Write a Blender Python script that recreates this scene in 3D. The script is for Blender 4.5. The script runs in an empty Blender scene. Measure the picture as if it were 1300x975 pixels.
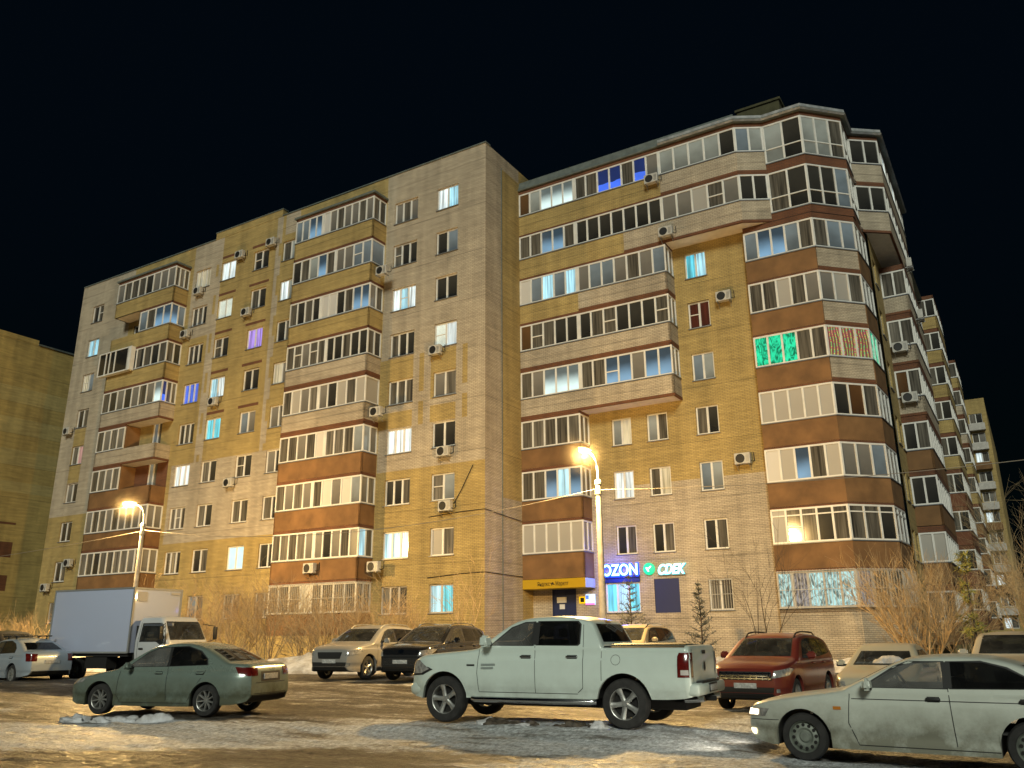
import bpy, bmesh, math, random
from mathutils import Vector, Matrix, noise
from mathutils.bvhtree import BVHTree
R = math.radians
random.seed(7)
scene = bpy.context.scene
col = scene.collection

# ------------------------------------------------------------------ helpers
class MB:
    """collects faces of one mesh"""
    def __init__(self):
        self.v = []; self.f = []; self.m = []; self.uv = []
    def face(self, pts, m=0, uv=None):
        n = len(self.v)
        self.v += [tuple(p) for p in pts]
        self.f.append(tuple(range(n, n + len(pts))))
        self.m.append(m)
        self.uv.append(uv)
    def quad(self, a, b, c, d, m=0):
        self.face((a, b, c, d), m, ((0, 0), (1, 0), (1, 1), (0, 1)))
    def hexa(self, p, m=0):
        # p: 8 points, bottom ring 0-3, top ring 4-7
        for q in ((3, 2, 1, 0), (4, 5, 6, 7), (0, 1, 5, 4), (1, 2, 6, 5), (2, 3, 7, 6), (3, 0, 4, 7)):
            self.face([p[i] for i in q], m)
    def box(self, x0, x1, y0, y1, z0, z1, m=0):
        self.hexa([(x0, y0, z0), (x1, y0, z0), (x1, y1, z0), (x0, y1, z0),
                   (x0, y0, z1), (x1, y0, z1), (x1, y1, z1), (x0, y1, z1)], m)
    def bbox(self, x0, x1, y0, y1, z0, z1, b=.02, m=0):
        """box with chamfered edges"""
        bm = bmesh.new()
        bmesh.ops.create_cube(bm, size=1)
        for v in bm.verts:
            v.co = Vector(((x0 + x1) / 2 + v.co.x * (x1 - x0), (y0 + y1) / 2 + v.co.y * (y1 - y0), (z0 + z1) / 2 + v.co.z * (z1 - z0)))
        bmesh.ops.bevel(bm, geom=bm.edges[:] , offset=b, segments=2, affect='EDGES', profile=.5)
        self.add_bm(bm, m)
    def add_bm(self, bm, m=0):
        for f in bm.faces:
            self.face([v.co[:] for v in f.verts], m)
        bm.free()
    def seg(self, p, q, z0, z1, o, i, m=0):
        """wall piece from p to q in plan, o outwards (right of travel), i inwards"""
        dx, dy = q[0] - p[0], q[1] - p[1]
        l = math.hypot(dx, dy)
        nx, ny = dy / l, -dx / l
        a = (p[0] + nx * o, p[1] + ny * o); b = (q[0] + nx * o, q[1] + ny * o)
        c = (q[0] - nx * i, q[1] - ny * i); d = (p[0] - nx * i, p[1] - ny * i)
        self.hexa([(*a, z0), (*b, z0), (*c, z0), (*d, z0), (*a, z1), (*b, z1), (*c, z1), (*d, z1)], m)
    def tube(self, pts, rad, n=6, m=0, cap=True):
        pts = [Vector(p) for p in pts]
        if not hasattr(rad, '__len__'): rad = [rad] * len(pts)
        rings = []
        for k, p in enumerate(pts):
            t = (pts[min(k + 1, len(pts) - 1)] - pts[max(k - 1, 0)]).normalized()
            ref = Vector((0, 0, 1)) if abs(t.z) < .9 else Vector((1, 0, 0))
            a = t.cross(ref).normalized(); b = t.cross(a)
            rings.append([p + (a * math.cos(2 * math.pi * j / n) + b * math.sin(2 * math.pi * j / n)) * rad[k] for j in range(n)])
        n0 = len(self.v)
        for r in rings: self.v += [tuple(x) for x in r]
        for k in range(len(rings) - 1):
            for j in range(n):
                a = n0 + k * n + j; b = n0 + k * n + (j + 1) % n
                self.f.append((a, a + n, b + n, b)); self.m.append(m); self.uv.append(None)
        if cap:
            self.face(rings[0], m); self.face(rings[-1][::-1], m)
    def lathe(self, prof, n=32, axis='Y', m=0, loc=(0, 0, 0)):
        n0 = len(self.v)
        for (r, h) in prof:
            for j in range(n):
                a = 2 * math.pi * j / n
                if axis == 'Y': p = (r * math.cos(a), h, r * math.sin(a))
                elif axis == 'X': p = (h, r * math.cos(a), r * math.sin(a))
                else: p = (r * math.cos(a), r * math.sin(a), h)
                self.v.append((p[0] + loc[0], p[1] + loc[1], p[2] + loc[2]))
        for k in range(len(prof) - 1):
            for j in range(n):
                a = n0 + k * n + j; b = n0 + k * n + (j + 1) % n
                self.f.append((a, b, b + n, a + n)); self.m.append(m); self.uv.append(None)
    def build(self, name, mats, parent=None, smooth=False, angle=40, loc=None):
        me = bpy.data.meshes.new(name)
        me.from_pydata(self.v, [], self.f)
        if not isinstance(mats, (list, tuple)): mats = [mats]
        for x in mats: me.materials.append(x)
        me.polygons.foreach_set('material_index', self.m)
        if any(u for u in self.uv):
            uvl = me.uv_layers.new(name='UVMap')
            k = 0
            for f, u in zip(self.f, self.uv):
                for j in range(len(f)):
                    if u: uvl.data[k].uv = u[j]
                    k += 1
        if smooth:
            bm = bmesh.new(); bm.from_mesh(me)
            bmesh.ops.remove_doubles(bm, verts=bm.verts, dist=.0004)
            bmesh.ops.recalc_face_normals(bm, faces=bm.faces)
            bm.to_mesh(me); bm.free()
            me.polygons.foreach_set('use_smooth', [True] * len(me.polygons))
            me.set_sharp_from_angle(angle=R(angle))
        me.update()
        o = bpy.data.objects.new(name, me)
        col.objects.link(o)
        if parent: o.parent = parent
        if loc: o.location = loc
        return o

def tag(o, label=None, cat=None, group=None, kind=None):
    if label: o['label'] = label
    if cat: o['category'] = cat
    if group: o['group'] = group
    if kind: o['kind'] = kind
    return o

def empty(name, loc=(0, 0, 0), rz=0, label=None, cat=None, group=None):
    o = bpy.data.objects.new(name, None)
    col.objects.link(o)
    o.location = loc; o.rotation_euler = (0, 0, rz); o.empty_display_size = .3
    return tag(o, label, cat, group)

def dup(root, loc, rz, label=None, group=None):
    r = root.copy(); col.objects.link(r)
    r.location = loc; r.rotation_euler = (0, 0, rz)
    if label: r['label'] = label
    if group: r['group'] = group
    for ch in root.children:
        c = ch.copy(); col.objects.link(c); c.parent = r
        for g in ch.children:
            d = g.copy(); col.objects.link(d); d.parent = c
    return r

# ------------------------------------------------------------------ materials
def newmat(name):
    m = bpy.data.materials.new(name); m.use_nodes = True
    nt = m.node_tree
    return m, nt, nt.nodes['Principled BSDF'], nt.nodes, nt.links

def simple(name, c, rough=.6, metal=0, spec=.5, coat=0, emit=None, es=0, var=0, vscale=3):
    m, nt, b, N, Lk = newmat(name)
    b.inputs['Base Color'].default_value = (*c, 1)
    b.inputs['Roughness'].default_value = rough
    b.inputs['Metallic'].default_value = metal
    b.inputs['Specular IOR Level'].default_value = spec
    b.inputs['Coat Weight'].default_value = coat
    if emit:
        b.inputs['Emission Color'].default_value = (*emit, 1)
        b.inputs['Emission Strength'].default_value = es
    if var:
        tc = N.new('ShaderNodeTexCoord'); nz = N.new('ShaderNodeTexNoise')
        nz.inputs['Scale'].default_value = vscale; nz.inputs['Detail'].default_value = 6
        Lk.new(tc.outputs['Object'], nz.inputs['Vector'])
        rp = N.new('ShaderNodeMapRange'); rp.inputs[1].default_value = .3; rp.inputs[2].default_value = .7
        rp.inputs[3].default_value = 1 - var; rp.inputs[4].default_value = 1 + var * .5
        Lk.new(nz.outputs['Fac'], rp.inputs[0])
        mx = N.new('ShaderNodeMix'); mx.data_type = 'RGBA'; mx.blend_type = 'MULTIPLY'; mx.inputs[0].default_value = 1
        mx.inputs[6].default_value = (*c, 1)
        Lk.new(rp.outputs[0], mx.inputs[7])
        Lk.new(mx.outputs[2], b.inputs['Base Color'])
    return m

def math_node(N, Lk, op, a, b=None):
    n = N.new('ShaderNodeMath'); n.operation = op
    for k, x in enumerate((a, b)):
        if x is None: continue
        if isinstance(x, (int, float)): n.inputs[k].default_value = x
        else: Lk.new(x, n.inputs[k])
    return n.outputs[0]

def brick(name, c1, c2, mortar, stain=.42):
    m, nt, b, N, Lk = newmat(name)
    tc = N.new('ShaderNodeTexCoord'); sx = N.new('ShaderNodeSeparateXYZ'); cx = N.new('ShaderNodeCombineXYZ')
    Lk.new(tc.outputs['Object'], sx.inputs[0])
    s = math_node(N, Lk, 'ADD', sx.outputs[0], sx.outputs[1])
    Lk.new(s, cx.inputs[0]); Lk.new(sx.outputs[2], cx.inputs[1])
    br = N.new('ShaderNodeTexBrick')
    br.inputs['Color1'].default_value = (*c1, 1); br.inputs['Color2'].default_value = (*c2, 1); br.inputs['Mortar'].default_value = (*mortar, 1)
    br.inputs['Scale'].default_value = 1; br.inputs['Brick Width'].default_value = .26; br.inputs['Row Height'].default_value = .085
    br.inputs['Mortar Size'].default_value = .012; br.inputs['Bias'].default_value = -.1
    Lk.new(cx.outputs[0], br.inputs['Vector'])
    # stains: broad weathering and rain streaks
    nz = N.new('ShaderNodeTexNoise'); nz.inputs['Scale'].default_value = .35; nz.inputs['Detail'].default_value = 7; nz.inputs['Roughness'].default_value = .65
    Lk.new(tc.outputs['Object'], nz.inputs['Vector'])
    mp = N.new('ShaderNodeMapping'); mp.inputs['Scale'].default_value = (1.6, 1.6, .12)
    Lk.new(tc.outputs['Object'], mp.inputs['Vector'])
    n2 = N.new('ShaderNodeTexNoise'); n2.inputs['Scale'].default_value = 1; n2.inputs['Detail'].default_value = 5
    Lk.new(mp.outputs[0], n2.inputs['Vector'])
    n3 = N.new('ShaderNodeTexNoise'); n3.inputs['Scale'].default_value = 2.2; n3.inputs['Detail'].default_value = 4
    mp3 = N.new('ShaderNodeMapping'); mp3.inputs['Scale'].default_value = (.25, .25, 3)
    Lk.new(tc.outputs['Object'], mp3.inputs['Vector']); Lk.new(mp3.outputs[0], n3.inputs['Vector'])
    a = math_node(N, Lk, 'ADD', nz.outputs['Fac'], n2.outputs['Fac'])
    a = math_node(N, Lk, 'ADD', a, n3.outputs['Fac'])
    rp = N.new('ShaderNodeMapRange'); rp.inputs[1].default_value = 1.1; rp.inputs[2].default_value = 1.9
    rp.inputs[3].default_value = 1 - stain; rp.inputs[4].default_value = 1.12
    Lk.new(a, rp.inputs[0])
    mx = N.new('ShaderNodeMix'); mx.data_type = 'RGBA'; mx.blend_type = 'MULTIPLY'; mx.inputs[0].default_value = 1
    jz = math_node(N, Lk, 'FRACT', math_node(N, Lk, 'DIVIDE', math_node(N, Lk, 'ADD', sx.outputs[2], .55), 3.))
    jj = math_node(N, Lk, 'SUBTRACT', 1., math_node(N, Lk, 'MULTIPLY', math_node(N, Lk, 'LESS_THAN', jz, .018), .28))
    jj = math_node(N, Lk, 'MULTIPLY', jj, rp.outputs[0])
    Lk.new(br.outputs['Color'], mx.inputs[6]); Lk.new(jj, mx.inputs[7])
    Lk.new(mx.outputs[2], b.inputs['Base Color'])
    b.inputs['Roughness'].default_value = .85
    bp = N.new('ShaderNodeBump'); bp.inputs['Strength'].default_value = .35; bp.inputs['Distance'].default_value = .012
    Lk.new(br.outputs['Fac'], bp.inputs['Height']); bp.invert = True
    Lk.new(bp.outputs[0], b.inputs['Normal'])
    return m

def pane(name, c, emit=None, es=0, kind='plain', c2=None, rough=.12):
    """a window pane: glass over whatever hangs behind it; UV runs 0..1 over each pane"""
    m, nt, b, N, Lk = newmat(name)
    b.inputs['Roughness'].default_value = rough
    b.inputs['Coat Weight'].default_value = .6 if rough < .4 else 0; b.inputs['Coat Roughness'].default_value = .03
    uv = N.new('ShaderNodeUVMap'); sx = N.new('ShaderNodeSeparateXYZ'); Lk.new(uv.outputs[0], sx.inputs[0])
    U, V = sx.outputs[0], sx.outputs[1]
    tc = N.new('ShaderNodeTexCoord')
    nz = N.new('ShaderNodeTexNoise'); nz.inputs['Scale'].default_value = .9; nz.inputs['Detail'].default_value = 3
    Lk.new(tc.outputs['Object'], nz.inputs['Vector'])
    c2 = c2 or tuple(x * .45 for x in c)
    if kind == 'curtain':
        w = N.new('ShaderNodeTexNoise'); w.inputs['Scale'].default_value = 1; w.inputs['Detail'].default_value = 3
        mp = N.new('ShaderNodeMapping'); mp.inputs['Scale'].default_value = (9, 9, .35)
        Lk.new(tc.outputs['Object'], mp.inputs['Vector']); Lk.new(mp.outputs[0], w.inputs['Vector'])
        fac = math_node(N, Lk, 'MULTIPLY_ADD', w.outputs['Fac'], 2.6); fac.node.inputs[2].default_value = -.8
    elif kind == 'blind':
        s = math_node(N, Lk, 'MULTIPLY', V, 20.0); s = math_node(N, Lk, 'FRACT', s)
        fac = math_node(N, Lk, 'GREATER_THAN', s, .28)
    elif kind == 'room':
        # lit room behind: bright band low down, dim ceiling
        r = N.new('ShaderNodeMapRange'); r.interpolation_type = 'SMOOTHSTEP'
        r.inputs[1].default_value = .75; r.inputs[2].default_value = .15
        vn = math_node(N, Lk, 'MULTIPLY_ADD', nz.outputs['Fac'], .5); Lk.new(V, vn.node.inputs[2])
        vn = math_node(N, Lk, 'SUBTRACT', vn, .25)
        Lk.new(vn, r.inputs[0]); fac = r.outputs[0]
    elif kind == 'half':
        vn = math_node(N, Lk, 'MULTIPLY_ADD', nz.outputs['Fac'], .35); Lk.new(V, vn.node.inputs[2])
        fac = math_node(N, Lk, 'LESS_THAN', vn, .55)
    elif kind == 'dots':
        ua = math_node(N, Lk, 'MULTIPLY', U, 5.); va = math_node(N, Lk, 'MULTIPLY', V, 26.)
        va = math_node(N, Lk, 'ADD', va, math_node(N, Lk, 'MULTIPLY', nz.outputs['Fac'], 5.))
        ua = math_node(N, Lk, 'ADD', ua, math_node(N, Lk, 'MULTIPLY', nz.outputs['Fac'], 2.2))
        du = math_node(N, Lk, 'ABSOLUTE', math_node(N, Lk, 'SUBTRACT', math_node(N, Lk, 'FRACT', ua), .5))
        dv = math_node(N, Lk, 'ABSOLUTE', math_node(N, Lk, 'SUBTRACT', math_node(N, Lk, 'FRACT', va), .5))
        fac = math_node(N, Lk, 'MULTIPLY', math_node(N, Lk, 'LESS_THAN', du, .17), math_node(N, Lk, 'LESS_THAN', dv, .30))
        cb_ = N.new('ShaderNodeCombineXYZ'); Lk.new(math_node(N, Lk, 'FLOOR', ua), cb_.inputs[0]); Lk.new(math_node(N, Lk, 'FLOOR', va), cb_.inputs[1])
        vo = N.new('ShaderNodeTexWhiteNoise'); vo.noise_dimensions = '3D'; Lk.new(cb_.outputs[0], vo.inputs['Vector'])
    elif kind == 'foil':
        n2 = N.new('ShaderNodeTexNoise'); n2.inputs['Scale'].default_value = 2.6; n2.inputs['Detail'].default_value = 6; n2.inputs['Distortion'].default_value = 2.0
        mp = N.new('ShaderNodeMapping'); mp.inputs['Scale'].default_value = (1.7, 1.7, .7)
        Lk.new(tc.outputs['Object'], mp.inputs['Vector']); Lk.new(mp.outputs[0], n2.inputs['Vector'])
        r = N.new('ShaderNodeMapRange'); r.inputs[1].default_value = .40; r.inputs[2].default_value = .58
        Lk.new(n2.outputs['Fac'], r.inputs[0]); fac = r.outputs[0]
    else:
        vn = math_node(N, Lk, 'MULTIPLY_ADD', nz.outputs['Fac'], .9); Lk.new(V, vn.node.inputs[2])
        r = N.new('ShaderNodeMapRange'); r.inputs[1].default_value = .2; r.inputs[2].default_value = 1.3
        Lk.new(vn, r.inputs[0]); fac = r.outputs[0]
    mx = N.new('ShaderNodeMix'); mx.data_type = 'RGBA'; mx.clamp_factor = True
    mx.inputs[6].default_value = (*c2, 1); mx.inputs[7].default_value = (*c, 1)
    Lk.new(fac, mx.inputs[0]); Lk.new(mx.outputs[2], b.inputs['Base Color'])
    if emit:
        e2 = tuple(x * (.12 if kind in ('room', 'half', 'dots') else .26) for x in emit)
        if kind == 'foil': e2 = tuple(x * .16 for x in emit)
        if kind == 'dots': e2 = tuple(x * .26 for x in emit)
        me = N.new('ShaderNodeMix'); me.data_type = 'RGBA'; me.clamp_factor = True
        me.inputs[6].default_value = (*e2, 1); me.inputs[7].default_value = (*emit, 1)
        Lk.new(fac, me.inputs[0]); Lk.new(me.outputs[2], b.inputs['Emission Color'])
        if kind == 'dots':
            hs = N.new('ShaderNodeHueSaturation'); hs.inputs['Color'].default_value = (*emit, 1); hs.inputs['Saturation'].default_value = 1.15
            sc = N.new('ShaderNodeSeparateColor'); Lk.new(vo.outputs['Color'], sc.inputs[0])
            Lk.new(math_node(N, Lk, 'ADD', math_node(N, Lk, 'MULTIPLY', sc.outputs[0], .45), .45), hs.inputs['Hue']); Lk.new(hs.outputs[0], me.inputs[7])
        # darker towards the edges of the pane so that it does not read as a flat card
        rv = N.new('ShaderNodeMapRange'); rv.inputs[1].default_value = .2; rv.inputs[2].default_value = .8; rv.inputs[3].default_value = .6; rv.inputs[4].default_value = 1.15
        Lk.new(nz.outputs['Fac'], rv.inputs[0])
        Lk.new(math_node(N, Lk, 'MULTIPLY', rv.outputs[0], es), b.inputs['Emission Strength'])
    return m

def paint(name, c, metal=.0, rough=.35, dirt_shade=.6, dirt_shade_col=(.16, .13, .10), top=.75):
    """car paint, lower half greyed by road salt and by self-shade put into the colour"""
    m, nt, b, N, Lk = newmat(name)
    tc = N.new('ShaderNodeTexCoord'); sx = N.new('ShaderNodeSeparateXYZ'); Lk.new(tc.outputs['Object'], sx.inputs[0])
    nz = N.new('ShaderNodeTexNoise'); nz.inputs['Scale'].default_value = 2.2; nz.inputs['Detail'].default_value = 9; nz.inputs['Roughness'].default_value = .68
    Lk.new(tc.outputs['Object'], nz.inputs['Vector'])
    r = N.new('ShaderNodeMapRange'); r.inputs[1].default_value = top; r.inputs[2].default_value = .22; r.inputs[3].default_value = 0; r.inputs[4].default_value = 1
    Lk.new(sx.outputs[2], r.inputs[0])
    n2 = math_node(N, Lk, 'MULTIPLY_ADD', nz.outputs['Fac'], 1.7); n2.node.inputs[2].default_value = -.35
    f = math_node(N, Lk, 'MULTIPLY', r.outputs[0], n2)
    f = math_node(N, Lk, 'MULTIPLY', f, dirt_shade * 2.1)  # darkens downwards: road dirt mixed with painted self-shade
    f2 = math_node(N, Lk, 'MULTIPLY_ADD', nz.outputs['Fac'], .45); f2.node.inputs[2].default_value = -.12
    f = math_node(N, Lk, 'MAXIMUM', f, math_node(N, Lk, 'MULTIPLY', f2, dirt_shade))
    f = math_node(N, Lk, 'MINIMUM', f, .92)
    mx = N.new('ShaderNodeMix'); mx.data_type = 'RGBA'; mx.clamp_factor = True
    mx.inputs[6].default_value = (*c, 1); mx.inputs[7].default_value = (*dirt_shade_col, 1)
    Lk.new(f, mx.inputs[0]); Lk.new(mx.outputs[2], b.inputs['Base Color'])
    rr = N.new('ShaderNodeMapRange'); rr.inputs[3].default_value = rough; rr.inputs[4].default_value = .85
    Lk.new(f, rr.inputs[0]); Lk.new(rr.outputs[0], b.inputs['Roughness'])
    b.inputs['Metallic'].default_value = metal
    ct = N.new('ShaderNodeMapRange'); ct.inputs[3].default_value = .7; ct.inputs[4].default_value = 0; ct.inputs[2].default_value = .6
    Lk.new(f, ct.inputs[0]); Lk.new(ct.outputs[0], b.inputs['Coat Weight']); b.inputs['Coat Roughness'].default_value = .12
    return m

M = {}
M['white_brick'] = brick('white_brick', (.57, .475, .350), (.48, .40, .295), (.27, .225, .165))
M['yellow_brick'] = brick('yellow_brick', (.51, .37, .135), (.43, .305, .105), (.26, .19, .085))
M['brown_brick'] = brick('brown_brick', (.20, .075, .03), (.17, .06, .025), (.10, .05, .03))
M['plaster'] = simple('brown_plaster', (.205, .105, .040), .85, var=.34, vscale=1.2)
M['plaster_shaded'] = simple('shaded_brown_plaster', (.16, .06, .028), .85, var=.2)  # plaster copy with the side wing's dimmer light put into its colour
M['soffit'] = simple('pale_soffit', (.74, .66, .58), .8, var=.12)
M['pvc'] = simple('white_plastic', (.74, .72, .68), .35, var=.12, vscale=2)
M['pvc_old'] = simple('aged_white_paint', (.48, .45, .41), .5, var=.2, vscale=3)
M['sill'] = simple('grey_sill', (.18, .19, .21), .4, metal=.3)
M['roof_grey'] = simple('roof_sheet', (.13, .15, .14), .6, var=.3)
M['cornice'] = simple('icy_cornice', (.34, .35, .36), .4, var=.45, vscale=2.5)
M['steel'] = simple('grey_steel', (.3, .3, .3), .4, metal=.6)
M['bars'] = simple('pale_bars', (.5, .47, .42), .5)
M['black'] = simple('black_plastic', (.012, .012, .013), .55)
M['dark_in'] = simple('dark_interior', (.01, .01, .01), .9)
# panes
P = {}
P['dark'] = pane('pane_dark', (.05, .048, .042), c2=(.012, .012, .012))
P['dim'] = pane('pane_dim', (.16, .145, .12), c2=(.04, .036, .03), kind='curtain')
P['grey'] = pane('pane_grey', (.22, .205, .185), c2=(.10, .095, .085), kind='plain', rough=.25)
P['tulle'] = pane('pane_tulle', (.22, .20, .17), c2=(.07, .065, .055), kind='curtain')
P['blind'] = pane('pane_roller_blind', (.40, .37, .33), c2=(.33, .31, .28), rough=.5)
P['white'] = pane('pane_white_panel', (.60, .57, .54), c2=(.52, .50, .47), rough=.5)
P['brown'] = pane('pane_brown', (.12, .06, .025), c2=(.05, .025, .012))
P['red'] = pane('pane_dull_red', (.12, .035, .025), c2=(.05, .02, .015), kind='curtain')
P['litw'] = pane('pane_lit_white', (.5, .5, .5), emit=(.80, .97, 1), es=1.25, kind='curtain')
P['litc'] = pane('pane_lit_cool', (.4, .5, .55), emit=(.34, .80, 1), es=1.15, kind='curtain')
P['litcy'] = pane('pane_lit_cyan', (.2, .5, .5), emit=(.08, .70, 1), es=1.15, kind='curtain')
P['litb'] = pane('pane_lit_blue', (.1, .15, .5), emit=(.06, .17, 1), es=1.0, kind='curtain')
P['litp'] = pane('pane_lit_violet', (.3, .2, .5), emit=(.45, .32, 1), es=1.1, kind='curtain')
P['litpk'] = pane('pane_lit_pink', (.5, .3, .3), emit=(.85, .45, .42), es=.40, kind='curtain')
P['litwm'] = pane('pane_lit_warm', (.5, .45, .3), emit=(.95, .85, .62), es=.5, kind='curtain')
P['litbl'] = pane('pane_lit_blinds', (.4, .5, .5), emit=(.36, .86, 1), es=1.1, kind='blind')
P['litblw'] = pane('pane_lit_pale_blinds', (.5, .5, .45), emit=(.8, .95, .85), es=.8, kind='blind')
P['room'] = pane('pane_lit_room', (.12, .12, .11), emit=(.75, .98, .95), es=1.2, kind='room')
P['roomc'] = pane('pane_cool_room', (.08, .10, .12), emit=(.26, .52, .78), es=.7, kind='room')
P['roomb'] = pane('pane_blue_room', (.05, .06, .09), emit=(.05, .17, 1), es=1.0, kind='half')
P['dimlit'] = pane('pane_dimly_lit', (.22, .22, .20), emit=(.50, .58, .50), es=.22, kind='plain')
P['dimblue'] = pane('pane_dim_blue', (.14, .16, .17), emit=(.24, .33, .38), es=.26, kind='plain')
P['green'] = pane('pane_green_garland', (.02, .2, .1), emit=(.02, .80, .42), es=1.0, kind='foil')
P['garland'] = pane('pane_colour_garland', (.10, .05, .05), emit=(1., .36, .28), es=.8, kind='dots')
P['foil'] = pane('pane_lit_foil', (.25, .3, .3), emit=(.40, .84, .92), es=.85, kind='foil')
P['foild'] = pane('pane_dim_foil', (.2, .18, .16), emit=(.30, .36, .46), es=.5, kind='foil')
PK = list(P); PM = [P[k] for k in PK]; PI = {k: i for i, k in enumerate(PK)}

# ------------------------------------------------------------------ ground
def sm(t):
    t = max(0., min(1., t)); return t * t * (3 - 2 * t)
def H(x, y):
    return .07 + .26 * sm((y - 19) / 9) - .07 * sm((x - 2.2) / 2.2) * sm((19 - y) / 4) - .22 * sm((x - 2.4) / 2) * sm((y - 18) / 5) * sm((31 - y) / 5)
def fbm(x, y, s, o=4):
    return noise.fractal(Vector((x * s, y * s, 3.7)), 1., 2., o)
def Hd(x, y):
    """ground with the ridges and ruts of trodden ice"""
    h = H(x, y)
    d = abs(y - 15)
    near = 1 - sm((y - 22) / 14)
    ax = x * .82 - y * .57; ay = x * .57 + y * .82          # along / across the parking row
    h += near * (.045 * fbm(ax * .22, ay, .9, 5) + .020 * fbm(ax * .5, ay, 3.2, 4) + .02 * abs(fbm(ax * .08, ay, 1.7, 3)))
    if y < 26 and -14 < x < 12: h += (1 - sm((y - 16) / 9)) * (.026 * max(0, fbm(ax * .7, ay, 4.3, 4)) + .010 * fbm(x, y, 9, 2))
    # low bank of ice ploughed along the near side of the parked cars
    r = math.exp(-((y - (15.9 - .33 * (x + 3) * .35)) / .55) ** 2) * sm((2.2 - x) / 2)
    h += .05 * r * (1 + .8 * fbm(x, y, .8, 3)) - .02
    return h

def axis_pts(segs):
    out = []
    for a, b, st in segs:
        n = max(1, round((b - a) / st))
        out += [a + (b - a) * k / n for k in range(n)]
    out.append(segs[-1][1])
    return out
gx = axis_pts([(-600, -100, 50), (-100, -40, 6), (-40, -13, 1.2), (-13, 9, .10), (9, 30, .7), (30, 100, 6), (100, 600, 50)])
gy = axis_pts([(-60, 6, 4), (6, 9.5, .5), (9.5, 17, .065), (17, 22, .14), (22, 32, .5), (32, 60, 1.5), (60, 140, 8), (140, 800, 60)])
gm = MB()
gm.v = [(x, y, Hd(x, y)) for y in gy for x in gx]
nx = len(gx)
gm.f = [(j * nx + i, j * nx + i + 1, (j + 1) * nx + i + 1, (j + 1) * nx + i) for j in range(len(gy) - 1) for i in range(nx - 1)]
gm.m = [0] * len(gm.f); gm.uv = [None] * len(gm.f)

m, nt, b, N, Lk = newmat('icy_ground')
tc = N.new('ShaderNodeTexCoord')
rot = N.new('ShaderNodeMapping'); rot.inputs['Rotation'].default_value = (0, 0, R(24))
Lk.new(tc.outputs['Object'], rot.inputs['Vector'])
def nz(scale, sv, det=7, rough=.62, dist=0):
    mp = N.new('ShaderNodeMapping'); mp.inputs['Scale'].default_value = sv
    Lk.new(rot.outputs[0], mp.inputs['Vector'])
    n = N.new('ShaderNodeTexNoise'); n.inputs['Scale'].default_value = scale; n.inputs['Detail'].default_value = det
    n.inputs['Roughness'].default_value = rough; n.inputs['Distortion'].default_value = dist
    Lk.new(mp.outputs[0], n.inputs['Vector'])
    return n.outputs['Fac']
big = nz(.33, (.45, 1, 1), 8, .6, .6)
mid = nz(1.5, (.30, 1, 1), 9, .7, .3)
fine = nz(9, (.5, 1, 1), 8, .72)
grit = nz(14, (1, .55, 1), 6, .75)
sx = N.new('ShaderNodeSeparateXYZ'); Lk.new(tc.outputs['Object'], sx.inputs[0])
a = math_node(N, Lk, 'MULTIPLY', big, .75)
a = math_node(N, Lk, 'ADD', a, math_node(N, Lk, 'MULTIPLY', mid, 1.35))
a = math_node(N, Lk, 'ADD', a, math_node(N, Lk, 'MULTIPLY', fine, .75))
a = math_node(N, Lk, 'SUBTRACT', a, .38)
# slush in the driving lane nearest the viewer: darker
yr = N.new('ShaderNodeMapRange'); yr.interpolation_type = 'SMOOTHSTEP'
yr.inputs[1].default_value = 13.7; yr.inputs[2].default_value = 12.7; yr.inputs[3].default_value = 0; yr.inputs[4].default_value = .40
Lk.new(sx.outputs[1], yr.inputs[0])
xr = N.new('ShaderNodeMapRange'); xr.interpolation_type = 'SMOOTHSTEP'
xr.inputs[1].default_value = .8; xr.inputs[2].default_value = -1.6
Lk.new(sx.outputs[0], xr.inputs[0])
a = math_node(N, Lk, 'SUBTRACT', a, math_node(N, Lk, 'MULTIPLY', yr.outputs[0], xr.outputs[0]))
y2 = N.new('ShaderNodeMapRange'); y2.interpolation_type = 'SMOOTHSTEP'
y2.inputs[1].default_value = 17.5; y2.inputs[2].default_value = 19.5; y2.inputs[3].default_value = -.17; y2.inputs[4].default_value = .15
Lk.new(math_node(N, Lk, 'ADD', sx.outputs[1], math_node(N, Lk, 'MULTIPLY', big, 2.)), y2.inputs[0])
a = math_node(N, Lk, 'SUBTRACT', a, y2.outputs[0])
cr = N.new('ShaderNodeValToRGB'); e = cr.color_ramp.elements
e[0].position = .66; e[0].color = (.040, .030, .020, 1)
e[1].position = 1.3; e[1].color = (.55, .56, .57, 1)
for p_, c_ in ((.80, (.075, .058, .040)), (.92, (.16, .135, .105)), (1.02, (.28, .26, .235)), (1.12, (.42, .42, .42))):
    q = e.new(min(p_, 1)); q.color = (*c_, 1)
mr = N.new('ShaderNodeMapRange'); mr.inputs[1].default_value = .80; mr.inputs[2].default_value = 1.26
Lk.new(a, mr.inputs[0])
for q in e: pass
pos = [.0, .2, .38, .54, .7, 1.]
cols = [(.040, .032, .024), (.080, .066, .050), (.18, .16, .135), (.36, .345, .325), (.56, .565, .565), (.74, .76, .78)]
while len(e) > 2: e.remove(e[-1])
e[0].position = 0; e[0].color = (*cols[0], 1); e[1].position = 1; e[1].color = (*cols[-1], 1)
for p_, c_ in zip(pos[1:-1], cols[1:-1]):
    q = e.new(p_); q.color = (*c_, 1)
Lk.new(mr.outputs[0], cr.inputs[0])
gr = N.new('ShaderNodeMapRange'); gr.inputs[1].default_value = .36; gr.inputs[2].default_value = .64; gr.inputs[3].default_value = .42; gr.inputs[4].default_value = 1.35
Lk.new(grit, gr.inputs[0])
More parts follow.
